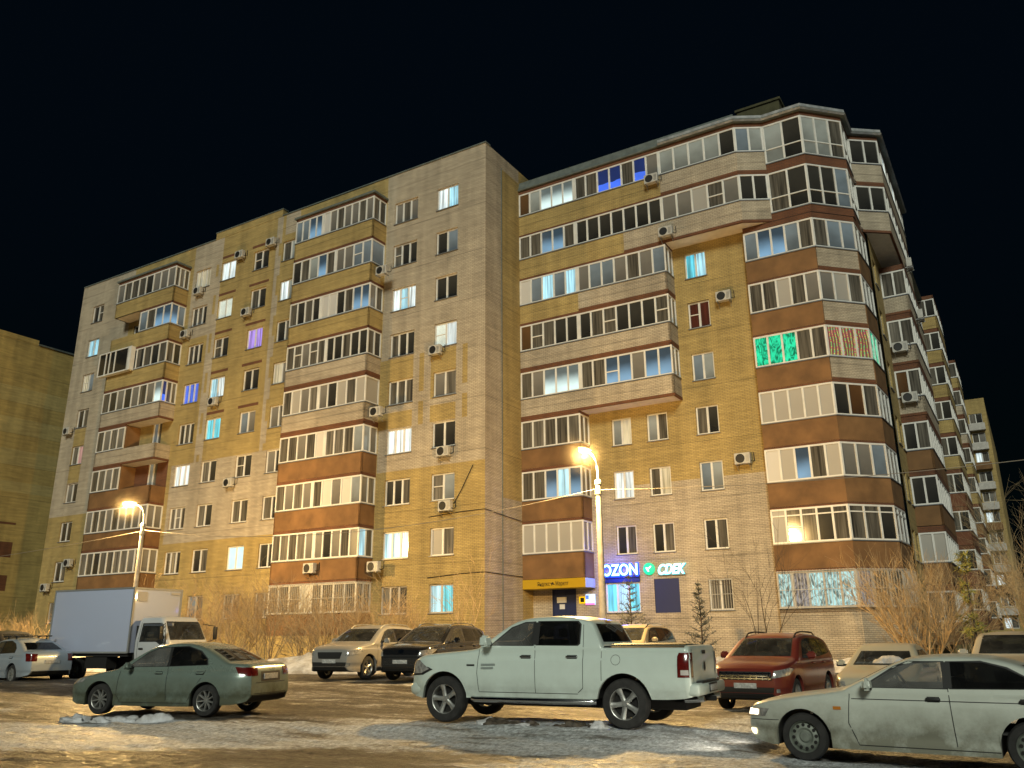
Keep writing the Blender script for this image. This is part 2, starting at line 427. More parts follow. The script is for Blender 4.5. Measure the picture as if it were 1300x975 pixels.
mx = N.new('ShaderNodeMix'); mx.data_type = 'RGBA'; mx.blend_type = 'MULTIPLY'; mx.inputs[0].default_value = 1
Lk.new(cr.outputs[0], mx.inputs[6]); Lk.new(gr.outputs[0], mx.inputs[7])
Lk.new(mx.outputs[2], b.inputs['Base Color'])
rr = N.new('ShaderNodeMapRange'); rr.inputs[1].default_value = .3; rr.inputs[2].default_value = .7; rr.inputs[3].default_value = .27; rr.inputs[4].default_value = .75
Lk.new(fine, rr.inputs[0]); Lk.new(rr.outputs[0], b.inputs['Roughness'])
bp = N.new('ShaderNodeBump'); bp.inputs['Strength'].default_value = 1.; bp.inputs['Distance'].default_value = .14
hh = math_node(N, Lk, 'ADD', math_node(N, Lk, 'MULTIPLY', fine, .6), math_node(N, Lk, 'ADD', mid, math_node(N, Lk, 'MULTIPLY', grit, .12)))
Lk.new(hh, bp.inputs['Height']); Lk.new(bp.outputs[0], b.inputs['Normal'])
M['ground'] = m
g = gm.build('ground', m); tag(g, kind='structure')
g.data.polygons.foreach_set('use_smooth', [True] * len(g.data.polygons))

# clean snow
m, nt, b, N, Lk = newmat('snow')
tc = N.new('ShaderNodeTexCoord'); n1 = N.new('ShaderNodeTexNoise'); n1.inputs['Scale'].default_value = 1.4; n1.inputs['Detail'].default_value = 8; n1.inputs['Roughness'].default_value = .7
Lk.new(tc.outputs['Object'], n1.inputs['Vector'])
cr = N.new('ShaderNodeValToRGB'); cr.color_ramp.elements[0].position = .34; cr.color_ramp.elements[0].color = (.30, .28, .26, 1)
cr.color_ramp.elements[1].position = .6; cr.color_ramp.elements[1].color = (.66, .67, .70, 1)
Lk.new(n1.outputs['Fac'], cr.inputs[0]); Lk.new(cr.outputs[0], b.inputs['Base Color']); b.inputs['Roughness'].default_value = .8
n2 = N.new('ShaderNodeTexNoise'); n2.inputs['Scale'].default_value = 9; n2.inputs['Detail'].default_value = 6
Lk.new(tc.outputs['Object'], n2.inputs['Vector'])
bp = N.new('ShaderNodeBump'); bp.inputs['Strength'].default_value = .7; bp.inputs['Distance'].default_value = .06
Lk.new(n2.outputs['Fac'], bp.inputs['Height']); Lk.new(bp.outputs[0], b.inputs['Normal'])
M['snow'] = m
M['debris'] = simple('dirty_ice', (.09, .07, .05), .7, var=.8, vscale=9)

# ------------------------------------------------------------------ the apartment building
KX, KY, AR = -1.492, 43.944, 1.0234 - math.pi / 2
def BL(x, y, z=0):
    """building coordinates -> world"""
    c, s = math.cos(AR), math.sin(AR)
    return (KX + x * c - y * s, KY + x * s + y * c, z)
bld = empty('apartment_building', (KX, KY, 0), AR,
            'long nine storey cream and yellow brick apartment building with glazed balconies and lit windows', 'building')
WM = [M['white_brick'], M['yellow_brick'], M['brown_brick'], M['plaster'], M['plaster_shaded'], M['soffit'], M['roof_grey'], M['cornice']]
WB, YB, BB, PL, PD, SO, RG, CO = range(8)

def wall(mb, P0, ud, u0, u1, z0, z1, op, zone, cu=(), cz=(), depth=.17):
    """brick wall with real openings; ud = direction along the wall, inside is to the left of travel"""
    nxw, nyw = -ud[1], ud[0]
    U = sorted({round(x, 3) for x in [u0, u1, *cu] + [q for o in op for q in (o[0], o[2])] if u0 - 1e-6 <= x <= u1 + 1e-6})
    Z = sorted({round(x, 3) for x in [z0, z1, *cz] + [q for o in op for q in (o[1], o[3])] if z0 - 1e-6 <= x <= z1 + 1e-6})
    pt = lambda u, z, d=0: (P0[0] + ud[0] * u + nxw * d, P0[1] + ud[1] * u + nyw * d, z)
    for i in range(len(U) - 1):
        uc = (U[i] + U[i + 1]) / 2
        ops = [o for o in op if o[0] < uc < o[2]]
        for j in range(len(Z) - 1):
            zc = (Z[j] + Z[j + 1]) / 2
            if any(o[1] < zc < o[3] for o in ops): continue
            mb.quad(pt(U[i], Z[j]), pt(U[i + 1], Z[j]), pt(U[i + 1], Z[j + 1]), pt(U[i], Z[j + 1]), zone(uc, zc))
    for (a, zb, c, zt) in op:
        zn = zone((a + c) / 2, zb - .05)
        mb.quad(pt(a, zb), pt(a, zt), pt(a, zt, depth), pt(a, zb, depth), zn)
        mb.quad(pt(c, zb), pt(c, zb, depth), pt(c, zt, depth), pt(c, zt), zn)
        mb.quad(pt(a, zt), pt(c, zt), pt(c, zt, depth), pt(a, zt, depth), zn)
        mb.quad(pt(a, zb), pt(a, zb, depth), pt(c, zb, depth), pt(c, zb), zn)

def window(root, P0, ud, a, zb, c, zt, cells, bars=None, transom=None, mat='pvc', sill=True, depth=.17):
    """PVC window in a wall opening; cells = list of pane kinds left to right"""
    nxw, nyw = -ud[1], ud[0]
    pt = lambda u, d: (P0[0] + ud[0] * u + nxw * d, P0[1] + ud[1] * u + nyw * d)
    f = MB(); w = .075
    def bar(ua, ub, za, zb_, d0, d1, mb=f, m=0):
        p = [pt(ua, d0), pt(ub, d0), pt(ub, d1), pt(ua, d1)]
        mb.hexa([(*q, za) for q in p] + [(*q, zb_) for q in p], m)
    d0, d1 = depth - .07, depth + .03
    bar(a, c, zb, zb + w, d0, d1); bar(a, c, zt - w, zt, d0, d1)
    n = len(cells); pw = (c - a) / n
    bar(a, a + w, zb + w, zt - w, d0, d1); bar(c - w, c, zb + w, zt - w, d0, d1)
    for k in range(1, n):
        u = a + pw * k
        bar(u - .055, u + .055, zb + w, zt - w, d0 + .003, d1)
    if transom is not None:
        u = a + pw * transom
        bar(u + .04, u + pw - .04, zb + (zt - zb) * .52, zb + (zt - zb) * .52 + .045, d0 + .006, d1)
    fo = f.build('window', [M[mat]], root)
    g = MB()
    for k, kd in enumerate(cells):
        ua, ub = a + pw * k + .03, a + pw * (k + 1) - .03
        p, q = pt(ua, depth - .015), pt(ub, depth - .015)
        g.quad((*p, zb + .03), (*q, zb + .03), (*q, zt - .03), (*p, zt - .03), 0 if n == 1 else k)
    g.build('pane', [P[kd] for kd in cells], fo)
    if sill:
        s = MB(); bar(a - .04, c + .04, zb - .045, zb - .004, -.07, depth - .07, s)
        s.build('sill', [M['sill']], fo)
    if bars:
        gmb = MB(); k = a + .05
        while k < c:
            bar(k - .008, k + .008, zb, zt, -.03, -.012, gmb); k += .13
        for zz in (zb + .05, (zb + zt) / 2, zt - .05):
            bar(a, c, zz - .01, zz + .01, -.045, -.031, gmb)
        gmb.build('security_grille', [M['bars']], fo)
    return fo

# --- left wing: its front stands on y'=0, x' -41..0
SILL, WH = 2.87, 1.5
def opn(a, c, j, sill=SILL, wh=WH): return (a, sill + 3 * (j - 1), c, sill + 3 * (j - 1) + wh)
colsA = {'A1': (-39.3, -37.8), 'A2': (-26.25, -24.6), 'A3': (-23.4, -21.85), 'A4': (-19.95, -18.4), 'A5': (-17.05, -15.5), 'A6': (-6.95, -5.1), 'A7': (-3.6, -2.0)}
litA = {
 'A1': {9: 'dark dim', 8: 'litc litc', 7: 'litwm dimblue', 6: 'dark dim', 5: 'tulle litpk', 4: 'grey dark', 3: 'dark dark', 2: 'dark dim', 1: 'tulle tulle'},
 'A2': {9: 'litwm litwm litwm', 8: 'dark dim dark', 7: 'dark dark dark', 6: 'litb litb litb', 5: 'dark dim dark', 4: 'litw litw litw', 3: 'tulle grey dim', 2: 'dark dim dark', 1: 'dim dim dim'},
 'A3': {9: 'litw litw', 8: 'litblw litblw', 7: 'dim dark', 6: 'litc litw', 5: 'litcy litcy', 4: 'tulle dark', 3: 'tulle dark', 2: 'dark dim', 1: 'dimblue tulle'},
 'A4': {9: 'dark dark', 8: 'dim dark', 7: 'litp litp', 6: 'dark dark', 5: 'dimblue grey', 4: 'dim dark', 3: 'dim dim', 2: 'litbl litbl', 1: 'tulle tulle'},
 'A5': {9: 'dim dimlit', 8: 'litw dimlit', 7: 'dark dim', 6: 'litwm grey', 5: 'grey dim', 4: 'grey dark', 3: 'dim dark', 2: 'dark dark', 1: 'tulle dim'},
 'A6': {9: 'grey dim grey', 8: 'dim dark dark', 7: 'litw litc litw', 6: 'dim dark dark', 5: 'dim dim dim', 4: 'litw litw litw', 3: 'dark dark dim', 2: 'litc litc litw', 1: 'tulle dim dim'},
 'A7': {9: 'litw litc', 8: 'dark dimblue', 7: 'dark dark', 6: 'litblw litw', 5: 'grey tulle', 4: 'dark dark', 3: 'tulle dimlit', 2: 'blind tulle', 1: 'litc litcy'},
}
trans = {('A2', 9): None, ('A4', 9): 0, ('A3', 7): 0, ('A4', 4): 0, ('A6', 8): 0, ('A2', 3): 1, ('A6', 7): 1, ('A7', 6): 0, ('A7', 3): 0, ('A1', 7): 0, ('A1', 9): 1, ('A4', 2): None}
opA = [opn(*colsA[k], j) for k in colsA for j in range(1, 10)]
# doors behind the open halves of the far balconies
opA += [(-29.3, 15.05, -28.2, 16.9), (-29.3, 12.05, -28.2, 13.9), (-33.3, 24.1, -31.6, 25.4)]
cuA = [-41.1, -36.2, -34, -27.0, -26.6, -24.25, -24.0, -23.72, -23.45, -21.6, -20.2, -18.2, -17.75, -17.45, -17.2, -16.9, -14.5, -7.6, -7.1, -4.95, -4.65, -4.3, -3.8, -1.85, -1.55, -1.2, -.9]
czA = [7.9, 10.85, 13.4, 14.4, 14.8, 15.4, 16.6, 17.75] + [SILL + 3 * (j - 1) + WH + d for j in range(5, 10) for d in (.3, .5)] + [k * 3 + .4 for k in range(4, 10)] + [k * 3 + 1.9 for k in range(4, 10)]
def zoneA(u, z):
    fl = (z - SILL) / 3
    if -34.1 < u < -26.9 and z > 6: return BB if z < 14 else YB
    if u < -34:
        if z < 10.85: return YB
        if -37.6 < u < -36.3 and 13.4 < z < 16.6 and False: return YB
        if -39.3 < u < -37.8 and 13.4 < z < 17.75: return YB
        return WB
    if u < -15.6 and u > -26.7:
        if z < 7.9: return YB
        if z < 13.4: return WB
        strip = (-24.3 < u < -23.4) or (-17.75 < u < -17.2) or u > -16.9 and z > 29.5
        if strip:
            k = z % 3
            if z < 28.5 and ((-24.0 < u < -23.72) or (-17.45 < u < -17.2)) and .4 < k < 1.9: return YB
            return WB
        if u < -24.3: return YB if (z < 28.4 and z > 13.4 and z < 23) else WB
        jz = (z - SILL - WH) % 3
        if z > 16 and .3 < jz < .5 and (-23.5 < u < -21.6 or -20.2 < u < -18.2): return BB
        return YB
    if u > -7.7:
        if z < 10.85: return YB
        if z > 17.75 or z < 13.4: return WB
        if u < -5.05 or -3.75 < u < -1.95: return YB if not (14.4 < z < 14.8) else WB
        if (-4.65 < u < -4.3 or -1.55 < u < -1.2) and (13.4 < z < 14.8 or 15.4 < z < 17.75): return YB
        return WB
    return YB
w = MB()
wall(w, (0, 0), (1, 0), -41.1, 0, -.6, 30.5, opA, zoneA, cuA, czA)
# raised parapet over the middle stair bay
w.box(-24.35, -17.3, -.02, .4, 30.5, 31.05, YB)
w.box(-41.1, -24.35, -.06, .45, 30.5, 30.58, RG); w.box(-17.3, .05, -.06, .45, 30.5, 30.58, RG)
w.box(-24.4, -17.25, -.06, .45, 31.05, 31.12, RG)
# end walls, return wall next to the recessed wing, roof
def zoneRet(u, z):
    if u < 1.75: return WB
    return YB if z > 9 and z < 29.6 or z < 0 else WB
wall(w, (0, 0), (0, 1), 0, 3.85, -.6, 30.5, [], zoneRet, [1.75], [9, 29.6])
wall(w, (0, 3.85), (0, 1), 0, 9, -.6, 30.5, [], lambda u, z: YB)
wall(w, (-41.1, 14), (0, -1), 0, 14, -.6, 30.5, [], lambda u, z: WB if z > 10.85 else YB)
w.quad((-41.1, 0, 30.4), (0, 0, 30.4), (0, 14, 30.4), (-41.1, 14, 30.4), RG)
w.box(-.05, .05, 1.735, 1.765, -.5, 29.6, RG)

# --- recessed wing: wall on y'=5, x' 0..13.75
YW = 5.0
colsB = [(10.22, 11.45), (5.28, 6.46), (7.4, 8.6)]
opB = [opn(10.22, 11.45, j, 2.83, 1.54) for j in range(1, 8)] + [opn(a, c, j, 2.83, 1.54) for a, c in colsB[1:] for j in (2, 3, 4)]
opB += [(4.5, 2.83, 6.5, 4.37), (1.28, .4, 2.68, 4.15), (7.3, 2.76, 8.68, 4.48)]
def zoneB(u, z):
    if z < 22.9 and u > 3.9: return YB if z > 9.5 else WB
    return WB
wall(w, (0, YW), (1, 0), 0, 13.75, -.6, 28.9, opB, zoneB, [3.9], [9.5, 22.9])
# corner bay walls (behind its glazing the bay is brick)
BAY = [(13.75, YW), (13.75, 4.55), (17.37, 4.55), (19.15, 6.33), (19.3, 9.0)]
XC = 19.42
opC = []
for j in range(2, 8):
    opC += [(9.6, 2.55 + 3 * (j - 1) - .4, 10.7, 4.1 + 3 * (j - 1) - .4)]
    if j < 5: opC += [(11.3, 2.55 + 3 * (j - 1) - .4, 12.3, 4.1 + 3 * (j - 1) - .4)]
wall(w, (XC, 0), (0, 1), 9.0, 68, -.6, 29.0, opC, lambda u, z: YB)
for k in range(1, 4):
    p, q = BAY[k], BAY[k + 1]
    l = math.hypot(q[0] - p[0], q[1] - p[1]); ud = ((q[0] - p[0]) / l, (q[1] - p[1]) / l)
    wall(w, p, ud, 0, l, -.6, 2.78, [], lambda u, z: WB)
wall(w, (13.75, YW), (0, -1), 0, .45, -.6, 26.0, [], lambda u, z: YB)
# flat roof of the recessed wing and the side wing
w.face([(0, 4.2, 28.95), (14.2, 4.2, 28.95), (15.3, 5.2, 28.95), (17.3, 5.2, 28.95), (18.9, 6.6, 28.95), (18.9, 9, 28.95), (20, 10, 28.95), (20, 68, 28.95), (0, 30, 28.95)], RG)
w.build('wall', WM, bld)
rh = MB(); rh.box(13.0, 15.6, 9, 13, 28.9, 33.1, 0); rh.box(12.9, 15.7, 8.9, 13.1, 33.1, 33.25, 0)
rh.build('roof_house', [simple('dark_olive_render', (.07, .065, .03), .9, var=.3)], bld)

for k in colsA:
    a, c = colsA[k]
    for j in range(1, 10):
        if k == 'A2' and j == 1: continue
        o = opn(a, c, j)
        window(bld, (0, 0), (1, 0), *o, litA[k][j].split(), transom=trans.get((k, j)), mat='pvc' if j > 1 else 'pvc_old')
LB = {7: 'litcy litc', 6: 'red red', 5: 'dimblue dimlit', 4: 'dim dark', 3: 'dimblue dimlit', 2: 'dark dim', 1: 'tulle dim'}
for j in range(1, 8): window(bld, (0, YW), (1, 0), *opn(10.22, 11.45, j, 2.83, 1.54), LB[j].split(), bars=(j == 1), transom=0 if j == 6 else None)
for (a, c), d in ((colsB[1], {4: 'dimlit litwm', 3: 'litw litw', 2: 'dark dim'}), (colsB[2], {4: 'dimlit dim', 3: 'dim litwm', 2: 'dark dim'})):
    for j in (2, 3, 4): window(bld, (0, YW), (1, 0), *opn(a, c, j, 2.83, 1.54), d[j].split())
window(bld, (0, YW), (1, 0), 4.5, 2.83, 6.5, 4.37, 'litcy litc litcy'.split())
for o in opC: window(bld, (XC, 0), (0, 1), *o, ['dim', 'dark'])

# navy board closing the shop's second window
nb = MB(); nb.bbox(7.3, 8.68, YW + .02, YW + .08, 2.76, 4.48, .01)
nb.build('window_board', [simple('navy_board', (.014, .022, .085), .6)], bld)
# entrance door with paper notices
d = MB(); d.box(1.28, 2.68, YW + .05, YW + .12, .4, 4.15); d.box(1.24, 1.30, YW - .02, YW + .14, .4, 4.2); d.box(2.66, 2.72, YW - .02, YW + .14, .4, 4.2); d.box(1.3, 2.66, YW - .02, YW + .14, 4.12, 4.2); d.box(2.05, 2.08, YW + .035, YW + .052, .4, 4.12)
door = d.build('door', [simple('navy_door_paint', (.012, .02, .075), .6)], bld)
n_ = MB(); n_.box(1.5, 2.1, YW + .035, YW + .045, 3.42, 3.72); n_.box(1.66, 1.98, YW + .035, YW + .045, 3.08, 3.34)
n_.build('paper_notice', [simple('paper', (.6, .6, .6), .8)], door)
hb = MB(); hb.tube([(2.12, YW - .0, 2.2), (2.12, YW - .0, 2.75)], .02); hb.build('handle', [M['steel']], door)

fc_ = MB(); fc_.tube([(-3.7, -.03, 8.0), (-1.5, -.03, 8.12), (.03, -.03, 8.15), (.035, 2, 8.0), (.035, 3.8, 7.9)], .022, 5)
fc_.build('facade_cable', [M['black']], bld)
fc_ = MB(); fc_.tube([(-3.7, -.03, 4.72), (-1.5, -.03, 4.85), (.03, -.03, 4.88), (.035, 3.8, 4.82)], .022, 5)
fc_.build('facade_cable', [M['black']], bld)
fc_ = MB(); fc_.tube([(-2.0, -.04, 8.6), (-1.5, -.05, 9.3), (-.75, -.05, 10.6)], .025, 5); fc_.build('facade_cable', [M['black']], bld)
# --- balconies
def balcony(path, segs, zb, zp, zg, zs=None, slab=M['soffit'], close=None, cap='sill', frame='pvc'):
    """path: plan polyline, outside on the right of travel. segs[k] = dict(pm, cells, glazed, zlo, hs)"""
    pb = MB(); used = [M['plaster'], M['white_brick'], M['yellow_brick'], M['plaster_shaded'], M['brown_brick'], M['soffit']]
    ix = {'plaster': 0, 'white': 1, 'yellow': 2, 'dark': 3, 'brown': 4, 'soffit': 5}
    f = MB(); g = MB(); st = MB(); bars = MB()
    for k, s in enumerate(segs):
        p, q = path[k], path[k + 1]
        zt = s.get('zp', zp)
        if zt > zb:
            for (t0, t1, pm) in s.get('split', [(0, 1, s['pm'])]):
                pp = (p[0] + (q[0] - p[0]) * t0, p[1] + (q[1] - p[1]) * t0); qq = (p[0] + (q[0] - p[0]) * t1, p[1] + (q[1] - p[1]) * t1)
                pb.seg(pp, qq, zb, zt, 0, .12, ix[pm])
                if pm == 'white': pb.seg(pp, qq, zb - .002, zb + .14, .012, .1, 4)
        if s.get('glazed', True):
            n = len(s['cells']); l = math.hypot(q[0] - p[0], q[1] - p[1])
            ux, uy = (q[0] - p[0]) / l, (q[1] - p[1]) / l
            at = lambda t: (p[0] + ux * t, p[1] + uy * t)
            st.seg(p, q, zt + .002, zt + .05, .05, .1)
            f.seg(p, q, zt + .05, zt + .13, -.012, .09); f.seg(p, q, zg - .09, zg, -.012, .09)
            hs = s.get('hs', [])
            for k2 in range(n + 1):
                t = l * k2 / n; hw = .085 if k2 in (0, n) else .05
                a_, b_ = max(0, t - hw), min(l, t + hw)
                if k2 in s.get('wide', ()): a_, b_ = max(0, t - .12), min(l, t + .12)
                f.seg(at(a_), at(b_), zt + .13, zg - .09, -.004, .085)
            for hz, ks in hs:
                for k2 in (ks if ks is not None else range(n)):
                    f.seg(at(l * k2 / n + .05), at(l * (k2 + 1) / n - .05), hz, hz + .06, -.008, .08)
            nx_, ny_ = uy, -ux
            for k2, kd in enumerate(s['cells']):
                a_, b_ = at(l * k2 / n), at(l * (k2 + 1) / n)
                off = .05
                A = (a_[0] - nx_ * off, a_[1] - ny_ * off); B = (b_[0] - nx_ * off, b_[1] - ny_ * off)
                g.quad((*A, zt + .06), (*B, zt + .06), (*B, zg - .03), (*A, zg - .03), PI[kd])
            if s.get('bars'):
                t = .08
                while t < l:
                    bars.seg(at(t - .009), at(t + .009), zt + .02, zg + .05, .09, -.072); t += .15
                for zz in (zt + .03, (zt + zg) / 2, zg): bars.seg(p, q, zz, zz + .025, .11, -.092)
        if zs and s.get('glazed', True): pb.seg(p, q, zg + .002, zs, .0, .11, s.get('sm', 4))
    # slab
    pb.face([(x, y, zb) for x, y in path][::-1] if close is None else [(x, y, zb) for x, y in path + close][::-1], 5)
    pb.face([(x, y, zb + .15) for x, y in path] if close is None else [(x, y, zb + .15) for x, y in path + close], 5)
    bo = pb.build('balcony', used, bld)
    if f.f:
        fo = f.build('window_frame', [M[frame]], bo); st.build('sill', [M[cap]], bo)
        # only the pane kinds in use
        us = sorted(set(g.m)); mp = {u: i for i, u in enumerate(us)}; g.m = [mp[x] for x in g.m]
        g.build('glazing', [PM[u] for u in us], bo)
    if bars.f: bars.build('security_grille', [M['bars']], bo)
    return bo

rnd = random.Random(11)
def cells(spec): return spec.split()
# left-hand stack
XL, XR_, PY = -34.05, -27.0, -1.25
def stack_path(x0, x1): return [(x0, -.002), (x0, PY), (x1, PY), (x1, -.002)]
s1 = {9: ('yellow', 'grey dim dim dim dark grey grey grey', 'dim grey dim'), 7: ('yellow', 'dark dark dim dark dark dim dark dim', 'dim dark'),
      6: ('white', 'dim dark grey dark grey dim grey room', 'roomb dim grey'), 3: ('plaster', 'grey dim tulle grey dim grey tulle grey grey', 'grey grey'),
      2: ('plaster', 'tulle dim dark tulle dim tulle tulle grey grey', 'grey grey'), 1: ('plaster', 'tulle dim tulle dim dim tulle dim tulle', 'dim dim')}
for j, (pm, front, side) in s1.items():
    balcony(stack_path(XL, XR_), [dict(pm=pm, cells=['dim']), dict(pm=pm, cells=cells(front)), dict(pm=pm, cells=cells(side))], 3 * j - 1.2, 3 * j - .05, 3 * j + 1.62, 3 * j + 1.79)
xm = -30.75
for j, pm, fr, right in ((5, 'white', 'dim grey tulle grey', False), (4, 'plaster', 'dim tulle grey tulle', False)):
    b_ = balcony([(XL, -.002), (XL, PY), (xm, PY), (XR_, PY), (XR_, -.002)],
            [dict(pm=pm, cells=['dim']), dict(pm=pm, cells=cells(fr)), dict(pm=pm, cells=[], glazed=False), dict(pm=pm, cells=[], glazed=False)], 3 * j - 1.2, 3 * j - .05, 3 * j + 1.62, 3 * j + 1.79)
    pn = MB(); pn.box(xm - .05, xm + .05, PY + .13, -.01, 3 * j - .05, 3 * j + 1.7); pn.build('partition', [M['plaster']], b_)
b_ = balcony([(XL, -.002), (XL, PY), (xm, PY), (XR_, PY), (XR_, -.002)],
        [dict(pm='yellow', cells=[], glazed=False), dict(pm='yellow', cells=[], glazed=False), dict(pm='yellow', cells=cells('dimblue dim roomc roomc')), dict(pm='yellow', cells=cells('roomc dimblue'))], 22.8, 23.95, 25.62, 25.79)
pn = MB(); pn.box(xm - .05, xm + .05, PY + .13, -.01, 23.95, 25.7); pn.build('partition', [M['yellow_brick']], b_)
window(bld, (0, 0), (1, 0), -29.3, 15.05, -28.2, 16.9, ['dimblue', 'dim'], sill=False)
window(bld, (0, 0), (1, 0), -29.3, 12.05, -28.2, 13.9, ['dimlit', 'tulle'], sill=False)
window(bld, (0, 0), (1, 0), -33.3, 24.1, -31.6, 25.4, ['dark', 'dim', 'dark'], sill=False)
# seventh floor: a box of glazing hung out to the left over the parapet
hb = MB(); hb.box(-34.7, -31.0, -1.62, -1.27, 20.93, 21.02, 0)
hb.box(-34.7, -31.0, -1.62, -1.27, 22.72, 22.8, 0)
for xx in (-34.7, -33.85, -33.35, -32.7, -31.12): hb.box(xx, xx + .1, -1.62, -1.5, 21.02, 22.72, 0)
hb.box(-34.6, -31.0, -1.58, -1.56, 21.03, 22.71, 1)
hb.box(-31.1, -30.7, -1.62, -1.27, 20.93, 22.8, 0)
hb.build('balcony_extension', [M['pvc'], P['dark']], bld)
# second stack
s2 = {9: ('yellow', 'dimblue dimblue roomc roomc white grey dim grey grey dim grey', 'dim dark'),
      8: ('yellow', 'dark dim dimlit roomc dim grey grey dimblue dimblue', 'dimblue'),
      7: ('yellow', 'dim dark dim dark white white dark dim roomc roomc', 'grey dim'),
      6: ('white', 'dim dim grey dim dim dark dark dim dark dark', 'dim dark'),
      5: ('white', 'dim blind grey tulle grey dark blind dim blind', 'blind'),
      4: ('plaster', 'dim dim grey dim white tulle tulle dim dimlit', 'dimlit grey'),
      3: ('plaster', 'dim grey tulle grey dim white grey white dimlit', 'grey tulle'),
      2: ('plaster', 'dim tulle dim tulle grey grey dark grey dim grey', 'litc dim'),
      1: ('plaster', 'tulle dim tulle litwm tulle dim tulle dim', 'tulle tulle')}
for j, (pm, front, side) in s2.items():
    nb_ = j == 1
    hs = []
    if j == 6: hs = [(3 * j + .9, (1, 3))]
    if j == 8: hs = [(3 * j + .8, (7,))]
    balcony(stack_path(-14.5, -7.65), [dict(pm=pm, cells=['dim', 'grey']), dict(pm=pm, cells=cells(front), hs=hs, bars=nb_, wide=(4,) if j % 2 else (5,)), dict(pm=pm, cells=cells(side), bars=nb_)],
            3 * j - 1.2, 3 * j - .05, 3 * j + 1.62, 3 * j + 1.79)
for x0, x1 in ((-34.05, -27.0), (-14.5, -7.65)):
    rf = MB(); rf.box(x0 - .1, x1 + .12, PY - .12, .0, 28.8, 28.93); rf.build('balcony_roof', [M['roof_grey']], bld)
    bs = MB(); bs.seg((x0, PY), (x1, PY), -.3, 1.78, 0, .2); bs.seg((x1, PY), (x1, -.002), -.3, 1.78, 0, .2); bs.seg((x0, -.002), (x0, PY), -.3, 1.78, 0, .2)
    bs.build('balcony_base', [M['yellow_brick']], bld)
# recessed wing, narrow balconies of floors 2-4
FY = 3.85
nar = {4: ('dim tulle dim dim tulle', 'tulle tulle'), 3: ('dim dim roomc litc roomc', 'grey dim'), 2: ('blind blind blind blind blind', 'grey grey')}
for j, (fr, sd) in nar.items():
    balcony([(.01, FY), (3.88, FY), (3.88, YW - .002)], [dict(pm='plaster', cells=cells(fr)), dict(pm='plaster', cells=cells(sd))], 3 * j - 1.12 if j > 2 else 4.66, 3 * j, 3 * j + 1.72, 3 * j + 1.87, close=[(.01, YW)])
wide = {7: ([(0, .42, 'yellow'), (.42, 1, 'white')], 'white dimblue litc dimblue litc grey dimblue dimblue grey dim grey dimblue', 'dim grey'),
        6: ([(0, .0, 'yellow'), (0, 1, 'white')], 'brown dim dim dark dark dark dim dim dark dark dark dim', 'dim dark'),
        5: ([(0, 1, 'white')], 'dim grey room room room dim dim roomc roomc grey roomc roomc', 'grey dim')}
for j, (sp, fr, sd) in wide.items():
    hs = [(3 * j + .85, (1, 7, 11))] if j == 6 else ([(3 * j + .8, (7,))] if j == 5 else [])
    balcony([(.01, FY), (9.55, FY), (9.55, YW - .002)], [dict(pm='white', split=[x for x in sp if x[1] > x[0]], cells=cells(fr), hs=hs, wide=(5,)), dict(pm='white', cells=cells(sd))],
            3 * j - 1.12, 3 * j + .04, 3 * j + 1.74, 3 * j + 1.88, close=[(.01, YW)])
# floors 8 and 9 run on around the corner
TOP = [(.01, FY), (9.5, FY), (14.0, FY), (15.35, 4.62), (17.4, 4.62), (19.2, 6.42), (19.2, 8.45), (20.6, 9.55), (20.6, 20.0), (XC + .01, 20.0)]
for j, fa, fb, c1, b1, b2, b3, w1 in ((9, 'brown dimlit room room room dim dim roomb roomb dim roomb grey', 'dimlit dimlit dimlit dimlit dark', 'dimblue dimlit', 'dimlit dark', 'dimlit dimlit dim', 'dim grey', 'dark dark'),
                                  (8, 'dim dim roomc roomc dim dark dark dark dark dark dark dark', 'grey grey blind dim grey', 'dark dark', 'dim dark', 'dark dark dimblue', 'dim dark', 'dark dark')):
    zt = 3 * j + .12; zl = 3 * j - .72
    segs = [dict(pm='yellow', cells=cells(fa), split=[(0, 1, 'yellow')] if j == 9 else [(0, .745, 'yellow'), (.745, 1, 'white')], wide=(5,)),
            dict(pm='white', cells=cells(fb), hs=[(3 * j + .85, (3,))] if j == 8 else []), dict(pm='white', cells=cells(c1)),
            dict(pm='brown', cells=cells(b1), zp=zl, hs=[(3 * j + .15, None)]), dict(pm='brown', cells=cells(b2), zp=zl, hs=[(3 * j + .15, None)]), dict(pm='brown', cells=cells(b3), zp=zl, hs=[(3 * j + .15, None)]),
            dict(pm='white', cells=cells(w1)), dict(pm='white', cells=['dark', 'litw', 'dim', 'dark', 'litw', 'dim', 'dim', 'dark'] if j == 9 else ['dim', 'dark'] * 4), dict(pm='white', cells=['dim'])]
    balcony(TOP, segs, 3 * j - 1.15, zt, 3 * j + 1.74, 3 * j + 1.85 if j == 8 else 3 * j + 1.95, close=[(XC, 9.0), (19.0, 6.5), (17.2, 5.0), (.01, YW)])
